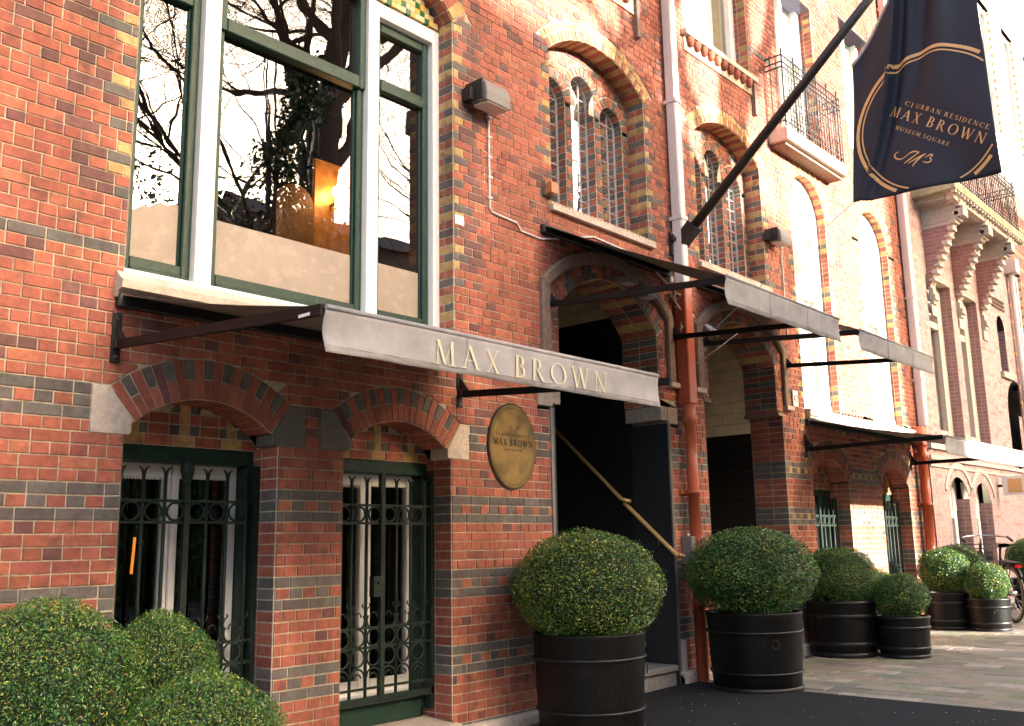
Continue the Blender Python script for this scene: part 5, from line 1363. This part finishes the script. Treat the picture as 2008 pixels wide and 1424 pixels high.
potball(7.05, -.60, .375, .585, .505, .36, .945, 1, 'a', ('black banded tub at the edge of the carpet by the rust red pipe', S1 + 'dark green before the second doorway, right of the ashtray box'), .9)
potball(9.25, -.36, .33, .52, .375, .30, .82, 1, 'b', ('black hooped tub with ring handle beside the pier of the second doorway', S1 + 'third from the doorway steps, behind a smaller one'), 3.7)
potball(9.42, -.88, .245, .375, .262, .225, .64, 2, 'b', ('small black hooped tub standing forward on the paving right of the hooped one', S1 + 'small and dark, pushed forward on the paving'), 5.9)
potball(9.95, -.42, .25, .36, .28, .22, .66, 2, 'b', ('black tub hidden behind the small forward tub', S1 + 'mostly hidden behind the small forward one'), 5.9, rings=False)
potball(12.1, -.42, .275, .42, .30, .265, .80, 2, 'b', ('farther black tub left of the bicycle, under a yellow tinged ball', S1 + 'yellow tinged, left one of the far group by the bicycle'), 2.0)
potball(12.1, -.88, .24, .36, .25, .235, .66, 2, 'b', ('farther small tub with ring handle directly left of the bicycle wheel', S1 + 'small green, directly left of the bicycle wheel'), 3.7)
potball(13.0, -.28, .30, .42, .36, .28, .82, 2, 'b', ('far tub hidden behind the two tubs near the bicycle', S1 + 'golden topped, behind the two near the bicycle'), 1)
potball(15.3, -.60, .30, .42, .36, .30, .86, 2, 'b', ('far tub at the right edge beyond the bicycle', S1 + 'at the right edge beyond the bicycle saddle'), 1)
potball(1.62, -.50, .30, .26, .385, .40, .62, 3, 'a', ('low black tub under the largest foreground ball, bottom left', S1 + 'largest of the foreground three, far left'), 1)
potball(2.16, -.38, .24, .24, .27, .36, .58, 3, 'a', ('low black tub under the middle foreground ball', S1 + 'middle of the foreground three, against the left grille'), 1)
potball(2.03, -.98, .25, .1, .33, .34, .40, 3, 'a', ('low black tub under the lowest foreground ball', S1 + 'lowest of the foreground three, nearest the street'), 1)

# ================================================================== BICYCLE
bk = thing('bicycle', 'dark city bicycle with tan tyres and brown saddle parked beside the far planters', 'bicycle', (13.05, -.86, gz(13.05))); 
h0 = gz(13.05); d = V(.80, .58, 0); d /= np.linalg.norm(d); sd = V(-d[1], d[0], 0)
BO = V(13.1, -.88, h0)
def bp_(a, z, s_=0.): return BO + d * a + sd * s_ + V(0, 0, z)
def wheel(a, name='wheel'):
    R = .345; n = 40
    mb = MB(); mb.tube([bp_(a + (R - .02) * math.cos(t), R + (R - .02) * math.sin(t)) for t in np.linspace(0, 2 * PI, n + 1)], .021, 8, caps=False); wv = mb.build(name, mTAN, bk)
    mb = MB(); mb.tube([bp_(a + (R - .006) * math.cos(t), R + (R - .006) * math.sin(t)) for t in np.linspace(0, 2 * PI, n + 1)], .012, 6, caps=False); mb.build('tyre', mTYRE, wv)
    mb = MB(); mb.tube([bp_(a + (R - .045) * math.cos(t), R + (R - .045) * math.sin(t)) for t in np.linspace(0, 2 * PI, n + 1)], .010, 6, caps=False); mb.build('rim', mSILV, wv)
    mb = MB()
    for k in range(18): t = 2 * PI * k / 18; mb.tube([bp_(a, R, .02 * (-1) ** k), bp_(a + (R - .05) * math.cos(t), R + (R - .05) * math.sin(t))], .0018, 3)
    mb.build('spokes', mSILV, wv); MB().tube([bp_(a, R, -.05), bp_(a, R, .05)], .03, 10).build('hub', mSILV, wv)
wheel(0); wheel(1.08)
mb = MB(); R = .345
mb.tube([bp_(0, R, .05), bp_(.42, .30, .02)], .010).tube([bp_(0, R, -.05), bp_(.42, .30, -.02)], .010).tube([bp_(0, R, .04), bp_(.24, .78)], .009).tube([bp_(0, R, -.04), bp_(.24, .78)], .009)
mb.tube([bp_(.42, .30), bp_(.22, .90)], .016, 10).tube([bp_(.42, .30), bp_(.90, .86)], .018, 10).tube([bp_(.88, .95), bp_(.93, .80)], .02, 10); mb.build('frame', mBLACK, bk)
MB().tube([bp_(.93, .80), bp_(1.0, .6, .03), bp_(1.08, R, .05)], .012).tube([bp_(.93, .80), bp_(1.0, .6, -.03), bp_(1.08, R, -.05)], .012).tube([bp_(.88, .95), bp_(.86, 1.06)], .014).build('fork', mSILV, bk)
MB().tube([bp_(.60, .98, .30), bp_(.72, 1.03, .29), bp_(.84, 1.05, .16), bp_(.87, 1.06, 0), bp_(.84, 1.05, -.16), bp_(.72, 1.03, -.29), bp_(.60, .98, -.30)], .011).build('handlebar', mSILV, bk)
for s_ in (-1, 1): MB().tube([bp_(.60, .98, s_ * .30), bp_(.72, 1.03, s_ * .29)], .017).build('grip', mBLACK, bk)
mb = MB(); P = []
for k in range(9):
    a = .08 + .27 * k / 8; w_ = .09 * (1 - (k / 8) ** 1.2) + .018; P.append([bp_(a, .955 - .03 * abs(s_) ** 2, s_ * w_) for s_ in (-1, -.5, 0, .5, 1)] + [bp_(a, .90, 0)] + [bp_(a, .93, -w_)])
mb.grid(P); mb.build('saddle', mLEATHER, bk)
MB().tube([bp_(0 + (R + .03) * math.cos(t), R + (R + .03) * math.sin(t)) for t in np.linspace(.3, 2.6, 16)], .022, 8).build('mudguard', mBLACK, bk)
MB().bar(bp_(-.22, .72), bp_(.18, .74), .13, .012).bar(bp_(-.2, .72, .06), bp_(0, R, .06), .008, .008, up=(0, 1, 0)).build('rear_rack', mBLACK, bk)
MB().bar(bp_(-.26, .68, -.04), bp_(-.26, .68, .04), .025, .035).build('rear_light', mRED, bk)
mb = MB()
for k in range(9): mb.tube([bp_(.90 + .03 * k, .72, -.14), bp_(.90 + .03 * k, .94, -.16)], .004, 4).tube([bp_(.90 + .03 * k, .72, .14), bp_(.90 + .03 * k, .94, .16)], .004, 4).tube([bp_(.90 + .03 * k, .72, -.14), bp_(.90 + .03 * k, .72, .14)], .004, 4)
for z in (.72, .80, .88, .94): mb.tube([bp_(.90, z, -.15), bp_(1.15, z, -.15), bp_(1.15, z, .15), bp_(.90, z, .15), bp_(.90, z, -.15)], .005, 5)
mb.build('front_basket', mBLACK, bk)
MB().tube([bp_(.42, .30, -.09), bp_(.42, .30, .09)], .03, 10).tube([bp_(.42, .30, .08), bp_(.52, .18, .09)], .008).tube([bp_(.42, .30, -.08), bp_(.32, .42, -.09)], .008).bar(bp_(.52, .18, .07), bp_(.52, .18, .15), .04, .02).bar(bp_(.32, .42, -.07), bp_(.32, .42, -.15), .04, .02).build('crank', mSILV, bk)

# ================================================================== ACROSS THE STREET (seen in the window glass; houses and hedge shaped to block sun)
def tree(x, y, h, r0, seed, label, nbs=(6, 5, 5, 5, 3), spread=1.0, lean=(0, 0)):
    rg = random.Random(seed); t = thing('bare_tree', label, 'tree', (x, y, 0), 'bare street trees across the road')
    tr = MB(); tw_ = MB(); tips = []
    def branch(p, dr, L, r, lev):
        n = 6 if lev < 3 else 4; pts = [p]; rs = [r]; dd = dr.copy(); cur = p.copy()
        for k in range(n):
            kk_ = .05 if lev == 0 else .14; dd = dd + V(rg.gauss(0, kk_), rg.gauss(0, kk_), rg.gauss(0, .08) + (.03 if lev else .0)); dd /= np.linalg.norm(dd); cur = cur + dd * L / n; pts.append(cur.copy()); rs.append(max(r * (1 - .55 * (k + 1) / n), .0045))
        (tr if lev < 3 else tw_).tube(pts, rs, 9 if lev == 0 else 6 if lev < 3 else 3, caps=False)
        if lev >= 5: return
        nb = nbs[lev]
        for b in range(nb):
            f = .35 + .65 * (b + .6) / nb if lev else .45 + .55 * (b + .5) / nb
            i_ = min(int(f * n), n - 1); q = pts[i_] + (pts[i_ + 1] - pts[i_]) * (f * n - i_)
            az = rg.uniform(0, 2 * PI); el = rg.uniform(-.1, .75) if lev else rg.uniform(.15, .9)
            nd = V(math.cos(az) * math.cos(el), math.sin(az) * math.cos(el), math.sin(el)) * (1.1 if lev else 1.4) * spread + dd * .7; nd /= np.linalg.norm(nd)
            branch(q, nd, L * rg.uniform(.5, .78), rs[i_] * rg.uniform(.36, .60), lev + 1)
    branch(V(x, y, -.1), V(lean[0], lean[1], 1.0), h, r0, 0)
    tr.build('trunk', mBARK, t); o = tw_.build('crown', mTWIG, t); o['kind'] = 'stuff'
    return t
tree(10.75, -10.4, 13.5, .46, 4, 'thick bare tree across the street mirrored in the bay window', nbs=(10, 8, 8, 6, 4))
tree(6.2, -11.5, 11.5, .28, 9, 'slimmer bare tree across the street mirrored at the left of the glass', nbs=(7, 6, 6, 6, 4))
tree(22.5, -13.5, 10, .26, 21, 'far bare tree across the street beyond the thick one')
fh_ = thing('row_house_opposite', 'long brown row house with hipped tile roof across the street mirrored in the glass, shaped to shade the left facade', 'house', (0, -34, 0))
mOW = mat('brown_house_wall', (.20, .12, .09), rough=.9, noise=.15, nscale=3)
OX = 17.9  # end and eaves placed so its shadow covers the left facade
MB().box(-60, OX, -42, -30, -1, 13.0).build('wall', mOW, fh_)
b_ = MB(); b_.face([(-60, -29.7, 13.0), (OX + .3, -29.7, 13.0), (OX - 5.0, -35, 15.6), (-60, -35, 15.6)]); b_.face([(OX + .3, -29.7, 13.0), (OX + .3, -42, 13.0), (OX - 5.0, -37, 15.6), (OX - 5.0, -35, 15.6)]); b_.face([(-60, -42, 13.0), (-60, -37, 15.6), (OX - 5.0, -37, 15.6), (OX + .3, -42, 13.0)]); b_.face([(-60, -35, 15.6), (OX - 5.0, -35, 15.6), (OX - 5.0, -37, 15.6), (-60, -37, 15.6)])
b_.build('roof', mROOF, fh_)
for i in range(9):
    for z in (1.2, 4.6, 8.0): MB().box(OX - 2.6 - i * 2.4, OX - 1.5 - i * 2.4, -30, -29.93, z, z + 1.9).build('window', mWHITE, fh_)
iv = thing('ivy_tree', 'ivy covered small tree across the street mirrored low in the bay glass', 'tree', (9.3, -8.6, 0)); iv['_local'] = 1
rg_ = random.Random(8)
def ivymesh():
    r = np.random.default_rng(5); n = 15000; mb = []
    z = r.uniform(4.4, 9.8, n); sp = .62 * (1.08 - (z - 4.4) / 6.2) * (1 + .5 * np.sin(z * 5)); x = r.normal(0, 1, n) * sp * .55 + .25 * np.sin(z * 2.2); y = r.normal(0, .28, n)
    k = int(n * .45); x[:k] = r.uniform(-2.9, 1.4, k); z[:k] = 4.6 + 1.9 * r.random(k) ** 1.5 * (1 + .35 * np.sin(x[:k] * 4.1)); y[:k] = r.normal(0, .35, k)
    c = np.stack([x, y, z], 1); nr = r.normal(0, 1, (n, 3)); nr /= np.linalg.norm(nr, axis=1)[:, None]; t = np.cross(nr, r.normal(0, 1, (n, 3))); t /= np.linalg.norm(t, axis=1)[:, None]; b = np.cross(nr, t)
    L = r.uniform(.025, .055, n)[:, None]
    v = np.stack([c - t * L, c - b * L * .8, c + t * L, c + b * L * .8], 1).reshape(-1, 3); me = bpy.data.meshes.new('ivy_foliage')
    me.from_pydata(v.tolist(), [], [(4 * q, 4 * q + 1, 4 * q + 2, 4 * q + 3) for q in range(n)])
    at = me.color_attributes.new('Col', 'FLOAT_COLOR', 'CORNER'); u = r.random(n)[:, None]; col = np.where(u < .7, np.array([[.02, .045, .012]]), np.where(u < .93, np.array([[.07, .13, .02]]), np.array([[.2, .2, .04]])))
    at.data.foreach_set('color', np.repeat(np.concatenate([col, np.ones((n, 1))], 1), 4, axis=0).astype(np.float32).ravel()); me.materials.append(mLEAF); return me
o = bpy.data.objects.new('foliage', ivymesh()); COL.objects.link(o); o.parent = iv; o['kind'] = 'stuff'
for k in range(5):
    bx_ = rg_.uniform(-.5, .4); o = MB().tube([(bx_ * .3, 0, -.2), (bx_ * .6, 0, 3), (bx_, 0, 6), (bx_ * 1.6, .1, 9.6)], [.09, .07, .04, .012], 8).build('stem', mBARK); o.parent = iv
for k in range(3):
    bx_ = (-2.2, -1.2, .9)[k]; o = MB().tube([(0, 0, 1.2), (bx_ * .5, 0, 3.6), (bx_, 0, 5.6)], [.07, .06, .03], 8).build('stem', mBARK); o.parent = iv
f2 = thing('sun_blocking_corner_house', 'tall corner house added across the street to keep sun off the pink house', 'house', (40, -34, 0))
MB().box(21.5, 62, -33.5, -30, -1, 15.6).build('wall', mOW, f2); MB().prism([(21.9, -29.7, 15.6), (21.9, -33.8, 15.6), (21.9, -31.8, 17.0)], (41, 0, 0)).build('roof', mROOF, f2)  # added sun blocker; its end and shallow depth set the sunlit gap
for i in range(9):
    for z in (1.2, 4.6, 8.0, 11.6): MB().box(23.2 + i * 2.4, 24.3 + i * 2.4, -30, -29.93, z, z + 1.9).build('window', mWHITE, f2)
hd = thing('hedge', 'dark evergreen hedge across the street mirrored in the glass, stretched tall to block low sun', 'hedge', (8, -15, 0)); hd['_local'] = 1
for k in range(13):
    for me, nm in ((FOL[2], 'foliage'), (CORE, 'dark_core')):
        o = bpy.data.objects.new(nm, me); COL.objects.link(o); o.parent = hd; o.location = (-9 + k * 1.75, .3 * math.sin(k * 2.), 1.3); o.scale = (1.35, 1.1, 3.3 + .2 * math.sin(k * 1.7)); o['kind'] = 'stuff'  # clumps stretched tall to keep sun off paving and low pots
for o in bpy.data.objects:
    if '_local' in o.keys(): del o['_local']
